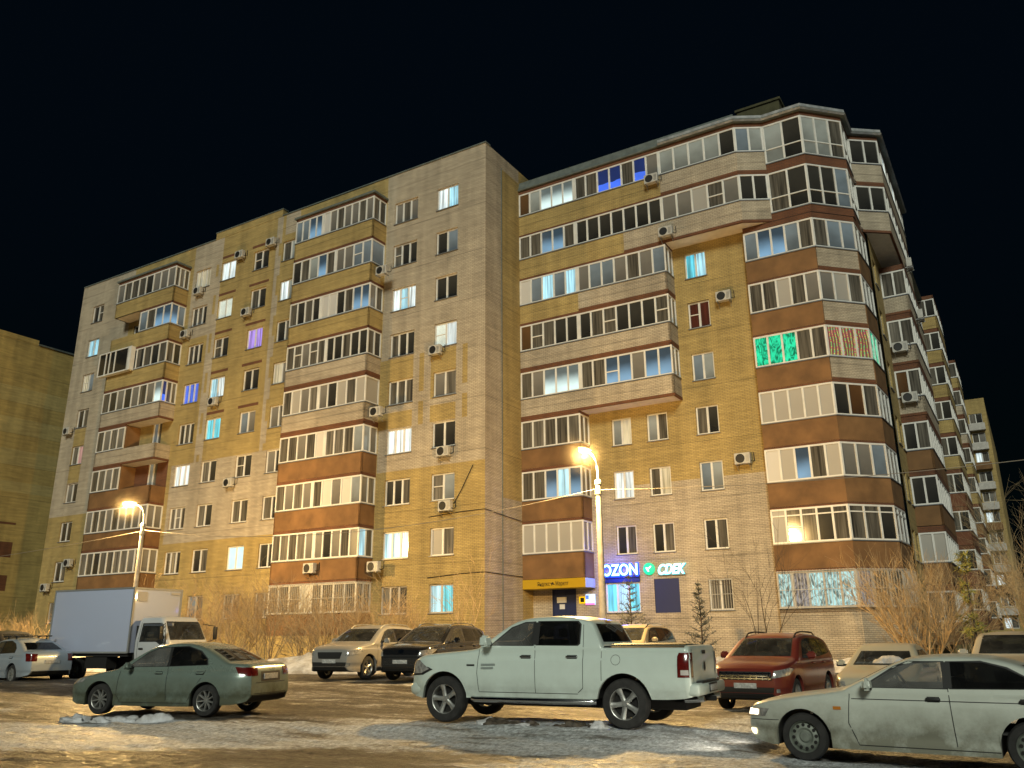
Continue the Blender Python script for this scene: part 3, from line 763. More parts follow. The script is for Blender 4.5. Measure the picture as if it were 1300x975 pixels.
# cornice over the ninth floor: snow-crusted sheet metal following the outline
def offset_path(path, d):
    out = []
    for k, p in enumerate(path):
        ns = []
        for a_, b_ in ((k - 1, k), (k, k + 1)):
            if a_ < 0 or b_ >= len(path): continue
            dx, dy = path[b_][0] - path[a_][0], path[b_][1] - path[a_][1]; l = math.hypot(dx, dy)
            ns.append((dy / l, -dx / l))
        nx_, ny_ = sum(n[0] for n in ns) / len(ns), sum(n[1] for n in ns) / len(ns)
        q = nx_ * nx_ + ny_ * ny_
        out.append((p[0] + nx_ / q * d, p[1] + ny_ / q * d))
    return out
def cornice(path, prof, name, mats, midx=None):
    mb = MB()
    rings = [[(*p, z) for p in offset_path(path, d)] for d, z in prof]
    for k in range(len(rings) - 1):
        for i in range(len(path) - 1):
            mb.quad(rings[k][i], rings[k][i + 1], rings[k + 1][i + 1], rings[k + 1][i], 0 if midx is None else midx[k])
    return mb.build(name, mats, bld)
cornice(TOP[:3], [(0, 28.96), (.12, 28.97), (.14, 29.06), (.04, 29.1), (-.06, 29.62), (-1.5, 29.7), (-1.5, 29.0)], 'cornice', [M['roof_grey']])
cornice([(9.6, FY)] + TOP[2:], [(0, 28.96), (.22, 28.97), (.30, 29.06), (.26, 29.13), (.24, 29.30), (.05, 29.36), (-.6, 29.42), (-.6, 29.0)], 'cornice', [M['roof_grey'], M['cornice']], [0, 1, 0, 1, 1, 0, 0])
# corner bay, floors 1-7
bay = {7: ('dimblue roomc roomc dimblue dim', 'dim dimblue dimblue', 'dim dim dim'), 6: ('dim dim blind dim grey', 'grey blind dim', 'grey grey grey'),
       5: ('green green green dim dim', 'garland garland garland', 'green green dim'), 4: ('blind blind blind blind blind', 'dark brown dim', 'dim dim dim'),
       3: ('white blind roomc dim blind', 'grey grey dimblue', 'grey grey grey'), 2: ('blind dim dim dark dim', 'dim dim dark', 'dim dim dark'),
       1: ('foil foild foil foil foil', 'foild tulle dim', 'dim dim dark')}
for j, (a_, b_, c_) in bay.items():
    wm = 'white' if j >= 5 else 'plaster'
    hs = [(3 * j + 1.12, None), (3 * j + .55, (1,))] if j == 2 else []
    bb = j == 1
    pl = 'plaster'
    balcony(BAY[1:], [dict(pm=pl, cells=cells(a_), hs=hs, bars=bb), dict(pm=pl, split=[(0.02, .98, wm)] if wm == 'white' else [(0, 1, pl)], cells=cells(b_), hs=hs[:1], bars=bb), dict(pm=pl, cells=cells(c_), hs=hs[:1], bars=bb)],
            3 * j - 1.4 if j > 1 else 2.6, 3 * j - .22, 3 * j + 1.5, 3 * j + 1.59 if j < 7 else 3 * j + 1.8, close=[(18.9, 9.0), (17.2, 5.2), (13.78, 5.2)], frame='pvc' if j > 1 else 'pvc_old')
# side wing: stacks of balconies running away along the street side
def side_stack(y0, y1, x1, floors, off, kinds, nb_=6, first=1):
    for j in range(first, floors + 1):
        pm, cs = kinds(j)
        zb = 3 * j - 1.35 + off
        balcony([(XC + .002, y0), (x1, y0), (x1, y1), (XC + .002, y1)], [dict(pm=pm, cells=cs), dict(pm=pm, cells=[rnd.choice(['dim', 'grey', 'dark', 'tulle']) for _ in range(nb_)]), dict(pm=pm, cells=['dim'])],
                zb, 3 * j - .3 + off, 3 * j + 1.3 + off, 3 * j + 1.62 + off)
def kindC(j):
    return ('white' if j >= 5 else 'plaster', {7: ['dim', 'dim'], 6: ['tulle', 'dim'], 5: ['brown', 'dim'], 4: ['dark', 'dim'], 3: ['dark', 'dark'], 2: ['blind', 'blind'], 1: ['dim', 'dim']}[j])
side_stack(12.3, 20.0, 20.75, 7, -.55, kindC)
side_stack(37.5, 45, 20.85, 9, .6, lambda j: ('yellow' if j >= 5 else 'dark', ['dim', 'dark']), 5)  # darker parapet colours carry this wing's weaker light
side_stack(57, 64, 21.0, 9, .3, lambda j: ('white' if j in (7, 8) else 'yellow' if j >= 5 else 'plaster', ['grey', 'dim']), 4)

# ------------------------------------------------------------------ neighbouring buildings
def far_block():
    r = empty('apartment_building', (KX, KY, 0), AR, 'distant narrow apartment block with pale window stacks beyond the end of the long building', 'building', None)
    mb = MB()
    ops = []
    for j in range(1, 12):
        ops.append((1.9, 2.9 * j - .6, 3.6, 2.9 * j + .85))
    wall(mb, (18.2, 100), (1, 0), 0, 4.2, -1, 35, ops, lambda u, z: YB if z % 2.9 < 1.9 or z > 26 else WB)
    so = [(y, 2.9 * j - .6, y + 1.6, 2.9 * j + .8) for j in range(1, 11) for y in (4, 9, 15, 22)]
    wall(mb, (22.4, 100), (0, 1), 0, 40, -1, 34, so, lambda u, z: YB)
    mb.quad((18.2, 100, 34.9), (22.4, 100, 34.9), (22.4, 140, 34.9), (18.2, 140, 34.9), RG)
    mb.build('wall', WM, r)
    for k, o in enumerate(ops):
        a, zb, c, zt = o
        window(r, (18.2, 100), (1, 0), a, zb, c, zt, [['dim', 'grey'], ['tulle', 'dark'], ['litw', 'dim']][k % 3 if k > 0 else 2], sill=False)
    g = MB()
    for a, zb, c, zt in so: g.quad((22.3, 100 + a, zb), (22.3, 100 + c, zb), (22.3, 100 + c, zt), (22.3, 100 + a, zt))
    g.build('pane', [P['dim']], r)
    for k in range(2, 12):
        st = MB(); st.box(19.9, 22.0, 99.2, 99.98, 2.9 * k - 1.75, 2.9 * k - .75, 0)
        st.build('balcony', [M['pvc_old'] if k % 3 else M['plaster']], r)
    return r
far_block()
lb = empty('apartment_building', (KX, KY, 0), AR, 'blank yellow brick end wall of the neighbouring building at the left edge', 'building')
mb = MB()
def zoneL(u, z):
    y = u - 40
    k = z % 3
    if 14 < z < 26 and 1.0 < k < 2.5 and (y > 4.6): return YB
    if z < 12.2 and 9.0 - .1 < z % 3 + 8.9 < 10.3 and y < 5.4 and z > 5.5: return BB
    if z > 12.6: return WB if (k < 1.0 or k > 2.5) and z < 26 and z > 15 else YB
    return YB
wall(mb, (-56, -40), (0, 1), 0, 60, -.6, 29.6, [], zoneL, [41, 43, 44.6, 45.4, 46.9], [5.5, 12.2, 12.6] + [k * 3 + d for k in range(2, 10) for d in (0, 1.0, 2.5, 1.3, 2.9, .1, 1.4)])
mb.box(-70, -55.98, -40, 4.7, 29.6, 30.1, YB)
mb.box(-56.1, -55.9, 4.7, 9, 29.6, 29.75, RG)
mb.quad((-70, -40, 29.55), (-56, -40, 29.55), (-56, 20, 29.55), (-70, 20, 29.55), RG)
mb.build('wall', [brick('lit_pale_brick', (.70, .56, .22), (.62, .49, .19), (.40, .30, .12), .4), brick('lit_yellow_brick', (.68, .49, .15), (.60, .43, .13), (.40, .30, .12), .45), brick('old_brown_brick', (.24, .09, .03), (.2, .07, .025), (.1, .05, .03), .4)] + WM[3:], lb)  # pale and yellow brick brightened: missing lamp light put into the colour

# lit shop pavilion far down the street at the right
sp = empty('shop_pavilion', BL(31, 88, 0), AR, 'small pale shop glowing blue-white far down the street at the right edge', 'shop')
mb = MB(); mb.box(0, 16, 0, 8, -.3, 2.9); mb.box(-.2, 16.2, -.2, 8.2, 4.6, 4.9); mb.build('wall', [M['white_brick']], sp)
mb = MB()
for k in range(5): mb.quad((.3 + 3.1 * k, -.06, 2.95), (3.2 + 3.1 * k, -.06, 2.95), (3.2 + 3.1 * k, -.06, 4.5), (.3 + 3.1 * k, -.06, 4.5))
mb.build('light_fascia', [pane('shop_light', (.3, .4, .5), emit=(.5, .85, 1), es=1.3, kind='foil')], sp)
mb = MB(); mb.box(5, 7.4, -.3, -.1, 1.6, 2.5); mb.build('violet_sign', [simple('violet_light', (.3, .1, .4), emit=(.7, .12, .9), es=1.2)], sp)

# ------------------------------------------------------------------ signs
def text(body, size, mat, parent, loc, rot=(math.pi / 2, 0, 0), ext=.02, shear=0, width=None, name='lettering', offset=0):
    cu = bpy.data.curves.new('t', 'FONT'); cu.body = body; cu.size = size; cu.extrude = ext; cu.shear = shear; cu.offset = offset
    ob = bpy.data.objects.new('t', cu); col.objects.link(ob)
    bpy.context.view_layer.update()
    me = bpy.data.meshes.new_from_object(ob.evaluated_get(bpy.context.evaluated_depsgraph_get()))
    bpy.data.objects.remove(ob); bpy.data.curves.remove(cu)
    me.name = name; me.materials.clear(); me.materials.append(mat)
    xs = [v.co.x for v in me.vertices]; mn, mx_ = min(xs), max(xs)
    s = 1 if width is None else width / (mx_ - mn)
    for v in me.vertices: v.co.x = (v.co.x - mn) * s
    o = bpy.data.objects.new(name, me); col.objects.link(o); o.parent = parent; o.location = loc; o.rotation_euler = rot
    return o
E_BLUE = simple('blue_neon', (.02, .05, .5), emit=(.0, .05, 1.0), es=2.6)
E_ICE = simple('ice_neon', (.3, .5, .6), emit=(.40, .78, 1.0), es=3.2)
E_CW = simple('white_neon', (.6, .7, .7), emit=(.75, .98, 1.0), es=1.9)
E_TEAL = simple('teal_glow', (.05, .4, .45), emit=(.10, .62, .75), es=1.3)
E_GRN = simple('green_neon', (.0, .4, .2), emit=(.02, .72, .34), es=1.0)
def BE(name, x, y, z, *a, **k): return empty(name, BL(x, y, z), AR, *a, **k)
s = BE('shop_sign', 4.35, YW, 4.62, 'glowing blue letter sign over the cyan lit shop window', 'sign')
mb = MB(); mb.bbox(0, 2.2, -.10, -.01, -.02, .1, .01); mb.bbox(0.0, 2.2, -.05, -.01, -.25, -.03, .01); mb.build('backing_rail', [simple('dark_blue_rail', (.01, .02, .12), .5)], s)
text('OZON', .86, E_BLUE, s, (.03, -.09, .10), ext=.05, width=2.14, name='letter_halo', offset=.06)
text('OZON', .82, E_ICE, s, (.08, -.16, .125), ext=.02, width=2.04, name='lettering', offset=.016)
bl_ = bpy.data.lights.new('letter_light', 'POINT'); bl_.energy = 170; bl_.color = (.03, .10, 1); bl_.shadow_soft_size = .5
bo_ = bpy.data.objects.new('letter_light', bl_); col.objects.link(bo_); bo_.parent = s; bo_.location = (.9, -.75, .35)
s = BE('shop_sign', 7.62, YW, 4.62, 'white slanted letter sign glowing above the navy board', 'sign')
mb = MB(); mb.bbox(-.05, 1.5, -.08, -.01, .0, .07, .01); mb.build('backing_rail', [M['steel']], s)
text('CDEK', .72, E_TEAL, s, (-.02, -.09, .07), ext=.05, width=1.56, shear=.3, name='letter_halo', offset=.03)
text('CDEK', .70, E_CW, s, (.02, -.16, .085), ext=.02, width=1.48, shear=.3, name='lettering', offset=.012)
s = BE('shop_sign', 7.1, YW, 5.0, 'round green illuminated disc between the blue and white letters', 'sign')
mb = MB(); mb.lathe([(0, -.16), (.27, -.16), (.31, -.13), (.31, -.01)], 28, 'Y'); mb.build('disc', [E_GRN], s, True)
mb = MB()
mb.face([(-.17, -.165, .07), (-.05, -.165, -.14), (.04, -.165, -.14), (-.05, -.165, .07)]); mb.face([(-.0, -.165, .07), (.05, -.165, -.02), (.17, -.165, .13), (.12, -.165, .15)])
mb.build('emblem', [E_CW], s)
s = BE('shop_sign', 0, FY, 4.14, 'yellow fascia board over the shop entrance with dark lettering', 'sign')
mb = MB(); mb.bbox(.02, 3.9, -.06, 1.12, 0, .5, .01)
YS = simple('yellow_fascia', (.46, .28, .012), .4, emit=(.62, .38, .0), es=.04)
mb.build('fascia', [YS], s)
side_ = MB(); side_.bbox(3.905, 3.93, -.05, 1.1, .01, .49, .005); side_.build('end_panel', [simple('pale_panel', (.5, .55, .6), .4)], s)
DK = simple('dark_letters', (.03, .022, .01), .5)
text('Яндекс', .31, DK, s, (.98, -.075, .14), ext=.006, width=.78)
mb = MB(); mb.face([(1.82, -.067, .16), (1.9, -.067, .16), (1.98, -.067, .32), (1.90, -.067, .32)]); mb.face([(1.9, -.067, .24), (2.02, -.067, .16), (2.06, -.067, .2), (1.95, -.067, .3)]); mb.face([(1.78, -.067, .26), (1.86, -.067, .24), (1.88, -.067, .28), (1.80, -.067, .3)]); mb.build('emblem', [DK], s)
text('Маркет', .31, DK, s, (2.12, -.075, .14), ext=.006, width=.78)
s = BE('door_sign', 2.92, YW, 3.35, 'small square yellow lit frame sign beside the navy door', 'sign')
mb = MB(); YE = simple('yellow_light', (.6, .4, .0), emit=(1, .62, .0), es=.9)
mb.bbox(0, .36, -.05, -.01, 0, .06, .008); mb.bbox(0, .36, -.05, -.01, .3, .36, .008); mb.bbox(0, .06, -.05, -.01, .065, .295, .008); mb.bbox(.3, .36, -.05, -.01, .065, .295, .008)
mb.build('frame', [YE], s); mb = MB(); mb.box(.065, .295, -.03, -.012, .065, .295); mb.build('panel', [M['black']], s)
s = BE('door_sign', 3.34, YW, 3.26, 'small glowing white, blue and pink box sign right of the yellow frame', 'sign')
mb = MB(); mb.bbox(0, .55, -.12, -.01, 0, .56, .02, 0); mb.build('box', [simple('white_box_light', (.5, .6, .7), emit=(.45, .75, 1), es=1.2)], s)
mb = MB(); mb.box(.0, .55, -.13, -.121, 0, .09); mb.build('pink_band', [simple('pink_light', (.5, .1, .3), emit=(.9, .15, .6), es=1.0)], s)
mb = MB(); mb.box(.03, .2, -.13, -.121, .3, .5); mb.build('blue_band', [simple('blue_light', (.1, .1, .5), emit=(.05, .2, 1), es=1.2)], s)

# ------------------------------------------------------------------ air conditioners
AC_BODY = simple('ac_casing', (.50, .48, .44), .5, var=.2)
def air_conditioner(x, y, z, rz, label, first=[None]):
    L_ = BL(x, y, z)
    if first[0]:
        return dup(first[0], L_, AR + rz, label)
    r = empty('air_conditioner', L_, AR + rz, label, 'air conditioner', 'outdoor air conditioner units on the facade')
    mb = MB(); mb.bbox(-.4, .4, -.42, -.12, 0, .56, .02); mb.build('casing', [AC_BODY], r)
    mb = MB(); mb.lathe([(.0, -.425), (.21, -.425), (.225, -.435), (.235, -.425), (.235, -.40)], 20, 'Y', loc=(-.1, 0, .28)); mb.build('fan_grille', [M['black']], r)
    mb = MB()
    for k in range(6): mb.box(.19, .36, -.432, -.42, .10 + k * .06, .12 + k * .06)
    mb.build('vent', [M['steel']], r)
    mb = MB()
    for sx_ in (-.32, .32):
        mb.box(sx_ - .02, sx_ + .02, -.45, -.0, -.05, -.003); mb.tube([(sx_, -.40, -.03), (sx_, -.0, -.3)], .015, 4)
    mb.build('bracket', [M['steel']], r)
    mb = MB(); mb.tube([(.40, -.25, .15), (.5, -.2, .1), (.52, -.03, .2), (.5, -.02, .6)], .022, 5); mb.build('pipe', [M['black']], r)
    first[0] = r
    return r
for a in [(-21.2, 0, 28.1, 0, 'air conditioner high on the top floor, left of two, right of the lit white window'),
          (-18.0, 0, 28.25, 0, 'air conditioner at the very top, right of the dark top floor window'),
          (-25.5, 0, 26.25, 0, 'air conditioner under the lit three-pane top floor window right of the far balcony stack'),
          (-26.45, 0, 23.0, 0, 'air conditioner at the right end of the far balcony stack, below the blue lit balcony'),
          (-19.95, 0, 23.35, 0, 'air conditioner under the dark eighth floor window with a pipe rising beside it'),
          (-22.5, 0, 17.2, 0, 'air conditioner under the pale lit window on the sixth floor'),
          (-39.9, 0, 17.4, 0, 'air conditioner at the left edge of the facade above the pink lit window'),
          (-37.1, 0, 6.9, 0, 'air conditioner right of the second floor window in the leftmost column'),
          (-39.7, 0, 5.2, 0, 'lowest air conditioner at the far left, above the white truck'),
          (-20.1, 0, 11.25, 0, 'air conditioner under the dark fourth floor window in the pale brick band'),
          (-6.95, -.75, 23.0, 0, 'air conditioner hung off the right corner of the eighth floor balcony'),
          (-3.3, 0, 17.35, 0, 'air conditioner under the bright sixth floor window near the corner'),
          (-6.95, -.75, 14.0, 0, 'air conditioner hung off the right corner of the fifth floor balcony with roller blinds'),
          (-2.6, 0, 11.25, 0, 'air conditioner under the dark fourth floor window where pale brick meets yellow'),
          (-2.4, 0, 8.2, 0, 'air conditioner on yellow brick under the third floor window with a cable beside it'),
          (-11.0, -1.25, 5.2, 0, 'air conditioner on the middle of the brown parapet of the second floor balcony'),
          (-6.95, -.4, 5.15, 0, 'air conditioner at the right end of the second floor balcony with the lit end pane'),
          (9.1, FY, 26.6, 0, 'air conditioner on the yellow parapet under the topmost long balcony'),
          (9.75, FY, 23.05, 0, 'air conditioner on the white brick parapet under the dark long balcony'),
          (12.35, YW, 18.95, 0, 'air conditioner alone on yellow brick left of the garland balcony, upper of two'),
          (12.6, YW, 9.95, 0, 'air conditioner alone on yellow brick left of the corner bay, lower of two'),
          (19.95, 12.3, 16.75, 0, 'air conditioner on the side wing, upper of two on the pale brick balcony ends'),
          (20.05, 12.3, 13.8, 0, 'air conditioner on the side wing, lower of two on the pale brick balcony ends'),
          (20.75, 15.5, 19.6, math.pi / 2, 'air conditioner seen edge-on against the sky on the side wing, lower of two'),
          (20.6, 15.5, 23.0, math.pi / 2, 'air conditioner seen edge-on against the sky on the side wing, upper of two')]:
    air_conditioner(*a)

# ------------------------------------------------------------------ street lamps and cable
CONC = simple('lamp_pole_concrete', (.42, .38, .32), .85, var=.3, vscale=4)
SOD = (1., .63, .22)
LAMP_E = simple('sodium_lens', (.9, .6, .2), emit=(1., .60, .12), es=9)
HALO = bpy.data.materials.new('lamp_halo'); HALO.use_nodes = True  # scattering medium added to give the lamps a glow
nt = HALO.node_tree; nt.nodes.remove(nt.nodes['Principled BSDF'])
vs_ = nt.nodes.new('ShaderNodeVolumeScatter'); vs_.inputs['Color'].default_value = (1, .9, .7, 1); tc_ = nt.nodes.new('ShaderNodeTexCoord'); vl_ = nt.nodes.new('ShaderNodeVectorMath'); vl_.operation = 'LENGTH'; nt.links.new(tc_.outputs['Object'], vl_.inputs[0])
mr_ = nt.nodes.new('ShaderNodeMapRange'); mr_.inputs[1].default_value = 0; mr_.inputs[2].default_value = 1.1; mr_.inputs[3].default_value = 1; mr_.inputs[4].default_value = 0; nt.links.new(vl_.outputs['Value'], mr_.inputs[0])
nt.links.new(math_node(nt.nodes, nt.links, 'MULTIPLY', math_node(nt.nodes, nt.links, 'POWER', mr_.outputs[0], 2.4), .030), vs_.inputs['Density']); vs_.inputs['Anisotropy'].default_value = .3
nt.links.new(vs_.outputs[0], nt.nodes['Material Output'].inputs['Volume'])
def street_lamp(px, py, h, rz, label, power):
    z0 = H(px, py)
    r = empty('street_lamp', (px, py, z0), rz, label, 'street lamp')
    mb = MB(); mb.tube([(0, 0, -.3), (0, 0, h * .5), (0, 0, h)], [.135, .115, .095], 12); mb.build('pole', [CONC], r, True)
    mb = MB(); mb.lathe([(.10, h - .55), (.135, h - .54), (.135, h - .40), (.10, h - .39)], 12, 'Z'); mb.lathe([(.098, h - .18), (.13, h - .17), (.13, h - .05), (.09, h)], 12, 'Z'); mb.build('clamp', [M['steel']], r, True)
    mb = MB()
    pts = [(0, 0, h - .4), (0, 0, h + .25), (.03, 0, h + .5), (.12, 0, h + .72), (.28, 0, h + .88), (.5, 0, h + .96)]
    mb.tube(pts, .035, 8); mb.build('arm', [M['steel']], r, True)
    mb = MB()
    bm = bmesh.new(); bmesh.ops.create_uvsphere(bm, u_segments=16, v_segments=8, radius=1)
    for v in bm.verts:
        v.co = Vector((.76 + v.co.x * .36, v.co.y * .15, h + 1.0 + (v.co.z * .10 if v.co.z > 0 else v.co.z * .03)))
    mb.add_bm(bm); mb.build('lamp_head', [M['steel']], r, True)
    mb = MB(); bm = bmesh.new(); bmesh.ops.create_uvsphere(bm, u_segments=16, v_segments=8, radius=1)
    for v in bm.verts: v.co = Vector((.80 + v.co.x * .29, v.co.y * .135, h + .975 + v.co.z * .10))
    mb.add_bm(bm); mb.build('lens', [LAMP_E], r, True)
    mb = MB(); bm = bmesh.new(); bmesh.ops.create_icosphere(bm, subdivisions=3, radius=1.1)
    mb.add_bm(bm); mb.build('lamp_halo', [HALO], r, True, 40, (.8, 0, h + .9))  # ball of scatter added round the lens for its halo
    ld = bpy.data.lights.new('lamp_light', 'POINT'); ld.energy = power; ld.color = SOD; ld.shadow_soft_size = .22
    lo = bpy.data.objects.new('lamp_light', ld); col.objects.link(lo); lo.parent = r; lo.location = (.80, 0, h + .72)
    return r
street_lamp(3.1, 29.8, 6.75, R(228), 'sodium street lamp on a pale concrete pole behind the white pickup', 9000)
street_lamp(-18.6, 41.8, 6.9, R(200), 'sodium street lamp on a pale concrete pole behind the box truck', 8500)
CB = simple('cable_black', (.02, .02, .02), .6)
def cable(p, q, sag, label, r=.012):
    p, q = Vector(p), Vector(q)
    mb = MB(); mb.tube([p.lerp(q, t / 24) - Vector((0, 0, sag * 4 * (t / 24) * (1 - t / 24))) for t in range(25)], r, 5)
    o = mb.build('overhead_cable', [simple('cable_grey', (.25, .22, .18), .5)], None, True)
    tag(o, label, 'cable')
cable((-18.6, 41.8, 6.9), (3.1, 29.8, 6.75), .9, 'thin overhead cable strung between the two street lamps')
cable((3.1, 29.8, 6.7), (24, 20.5, 7.4), .55, 'thin overhead cable running right from the lamp behind the pickup')
cable((-18.6, 41.8, 6.85), (-60, 62, 6.2), .8, 'thin overhead cable running left from the lamp behind the truck')

# ------------------------------------------------------------------ vehicles
M['glass'] = simple('dark_car_glass', (.010, .012, .012), .05, spec=.6, coat=.4)
def auto_glass(name, tint, haze, hazec=(.42, .42, .40)):
    m, nt, b, N, Lk = newmat(name)
    N.remove(b)
    tr_ = N.new('ShaderNodeBsdfTransparent'); tr_.inputs[0].default_value = (*tint, 1)
    df = N.new('ShaderNodeBsdfDiffuse'); df.inputs[0].default_value = (*hazec, 1)
    gl = N.new('ShaderNodeBsdfGlossy'); gl.inputs['Roughness'].default_value = .03; gl.inputs['Color'].default_value = (.9, .9, .9, 1)
    tc = N.new('ShaderNodeTexCoord'); nz_ = N.new('ShaderNodeTexNoise'); nz_.inputs['Scale'].default_value = 2.5; nz_.inputs['Detail'].default_value = 6
    Lk.new(tc.outputs['Object'], nz_.inputs['Vector'])
    hz_ = N.new('ShaderNodeMapRange'); hz_.inputs[1].default_value = .3; hz_.inputs[2].default_value = .75; hz_.inputs[3].default_value = haze * .4; hz_.inputs[4].default_value = haze * 1.7
    Lk.new(nz_.outputs['Fac'], hz_.inputs[0])
    m1 = N.new('ShaderNodeMixShader'); Lk.new(hz_.outputs[0], m1.inputs[0]); Lk.new(tr_.outputs[0], m1.inputs[1]); Lk.new(df.outputs[0], m1.inputs[2])
    fr_ = N.new('ShaderNodeFresnel'); fr_.inputs[0].default_value = 1.45
    m2 = N.new('ShaderNodeMixShader'); Lk.new(fr_.outputs[0], m2.inputs[0]); Lk.new(m1.outputs[0], m2.inputs[1]); Lk.new(gl.outputs[0], m2.inputs[2])
    Lk.new(m2.outputs[0], N['Material Output'].inputs['Surface'])
    return m
M['tint'] = auto_glass('tinted_car_glass', (.10, .11, .11), .03, (.2, .2, .2))
M['screen'] = auto_glass('windscreen_glass', (.55, .58, .56), .06)
M['cabin'] = simple('cabin_trim', (.035, .034, .033), .85, var=.3)
M['seatf'] = simple('seat_fabric', (.075, .07, .065), .9, var=.3)
M['trim'] = simple('black_trim', (.014, .014, .014), .5)
M['tyre'] = simple('tyre_rubber', (.022, .021, .02), .85, var=.5, vscale=9)
M['rim'] = simple('alloy', (.42, .42, .40), .35, metal=.7, var=.3, vscale=8)
M['steelrim'] = simple('dirty_steel_rim', (.20, .22, .19), .6, metal=.3, var=.35, vscale=8)
M['chrome'] = simple('chrome', (.55, .55, .55), .15, metal=1)
M['lampg'] = simple('headlamp_glass', (.45, .44, .42), .12, metal=.4, coat=1, var=.5, vscale=14)
M['red'] = simple('tail_lamp_red', (.11, .008, .006), .15, coat=1, var=.3, vscale=12)
M['clear'] = simple('tail_lamp_clear', (.5, .45, .42), .2, coat=1)
M['under'] = simple('underbody', (.010, .009, .008), .9)
M['plate'] = simple('number_plate', (.46, .46, .45), .5, var=.45, vscale=16)
M['fog'] = auto_glass('hazed_car_glass', (.62, .62, .60), .20)
M['lit'] = simple('lit_headlamp', (.9, .8, .6), emit=(1., .84, .55), es=4)
M['amber'] = simple('amber', (.45, .16, .02), .3)

def interp(pts, x):
    if x <= pts[0][0]: return pts[0][1]
    for (a, b), (c, d) in zip(pts, pts[1:]):
        if x <= c:
            if c - a < 1e-9: return d
            return b + (d - b) * (x - a) / (c - a)
    return pts[-1][1]
def smooth_profile(pts, tens=.5, n=6):
    out = []
    for k in range(len(pts) - 1):
        p0 = pts[max(k - 1, 0)]; p1 = pts[k]; p2 = pts[k + 1]; p3 = pts[min(k + 2, len(pts) - 1)]
        m1 = (p2[1] - p0[1]) / max(p2[0] - p0[0], 1e-6); m2 = (p3[1] - p1[1]) / max(p3[0] - p1[0], 1e-6)
        s = (p2[1] - p1[1]) / max(p2[0] - p1[0], 1e-6)
        # monotone limiter
        for _ in (0,):
            if s == 0 or m1 * s < 0: m1 = 0
            if s == 0 or m2 * s < 0: m2 = 0
            if s: m1 = max(-3 * abs(s), min(3 * abs(s), m1)); m2 = max(-3 * abs(s), min(3 * abs(s), m2))
        h = p2[0] - p1[0]
        for i in range(n):
            t = i / n
            out.append((p1[0] + h * t, (2 * t ** 3 - 3 * t * t + 1) * p1[1] + (t ** 3 - 2 * t * t + t) * h * m1 + (-2 * t ** 3 + 3 * t * t) * p2[1] + (t ** 3 - t * t) * h * m2))
    out.append(pts[-1]); return out

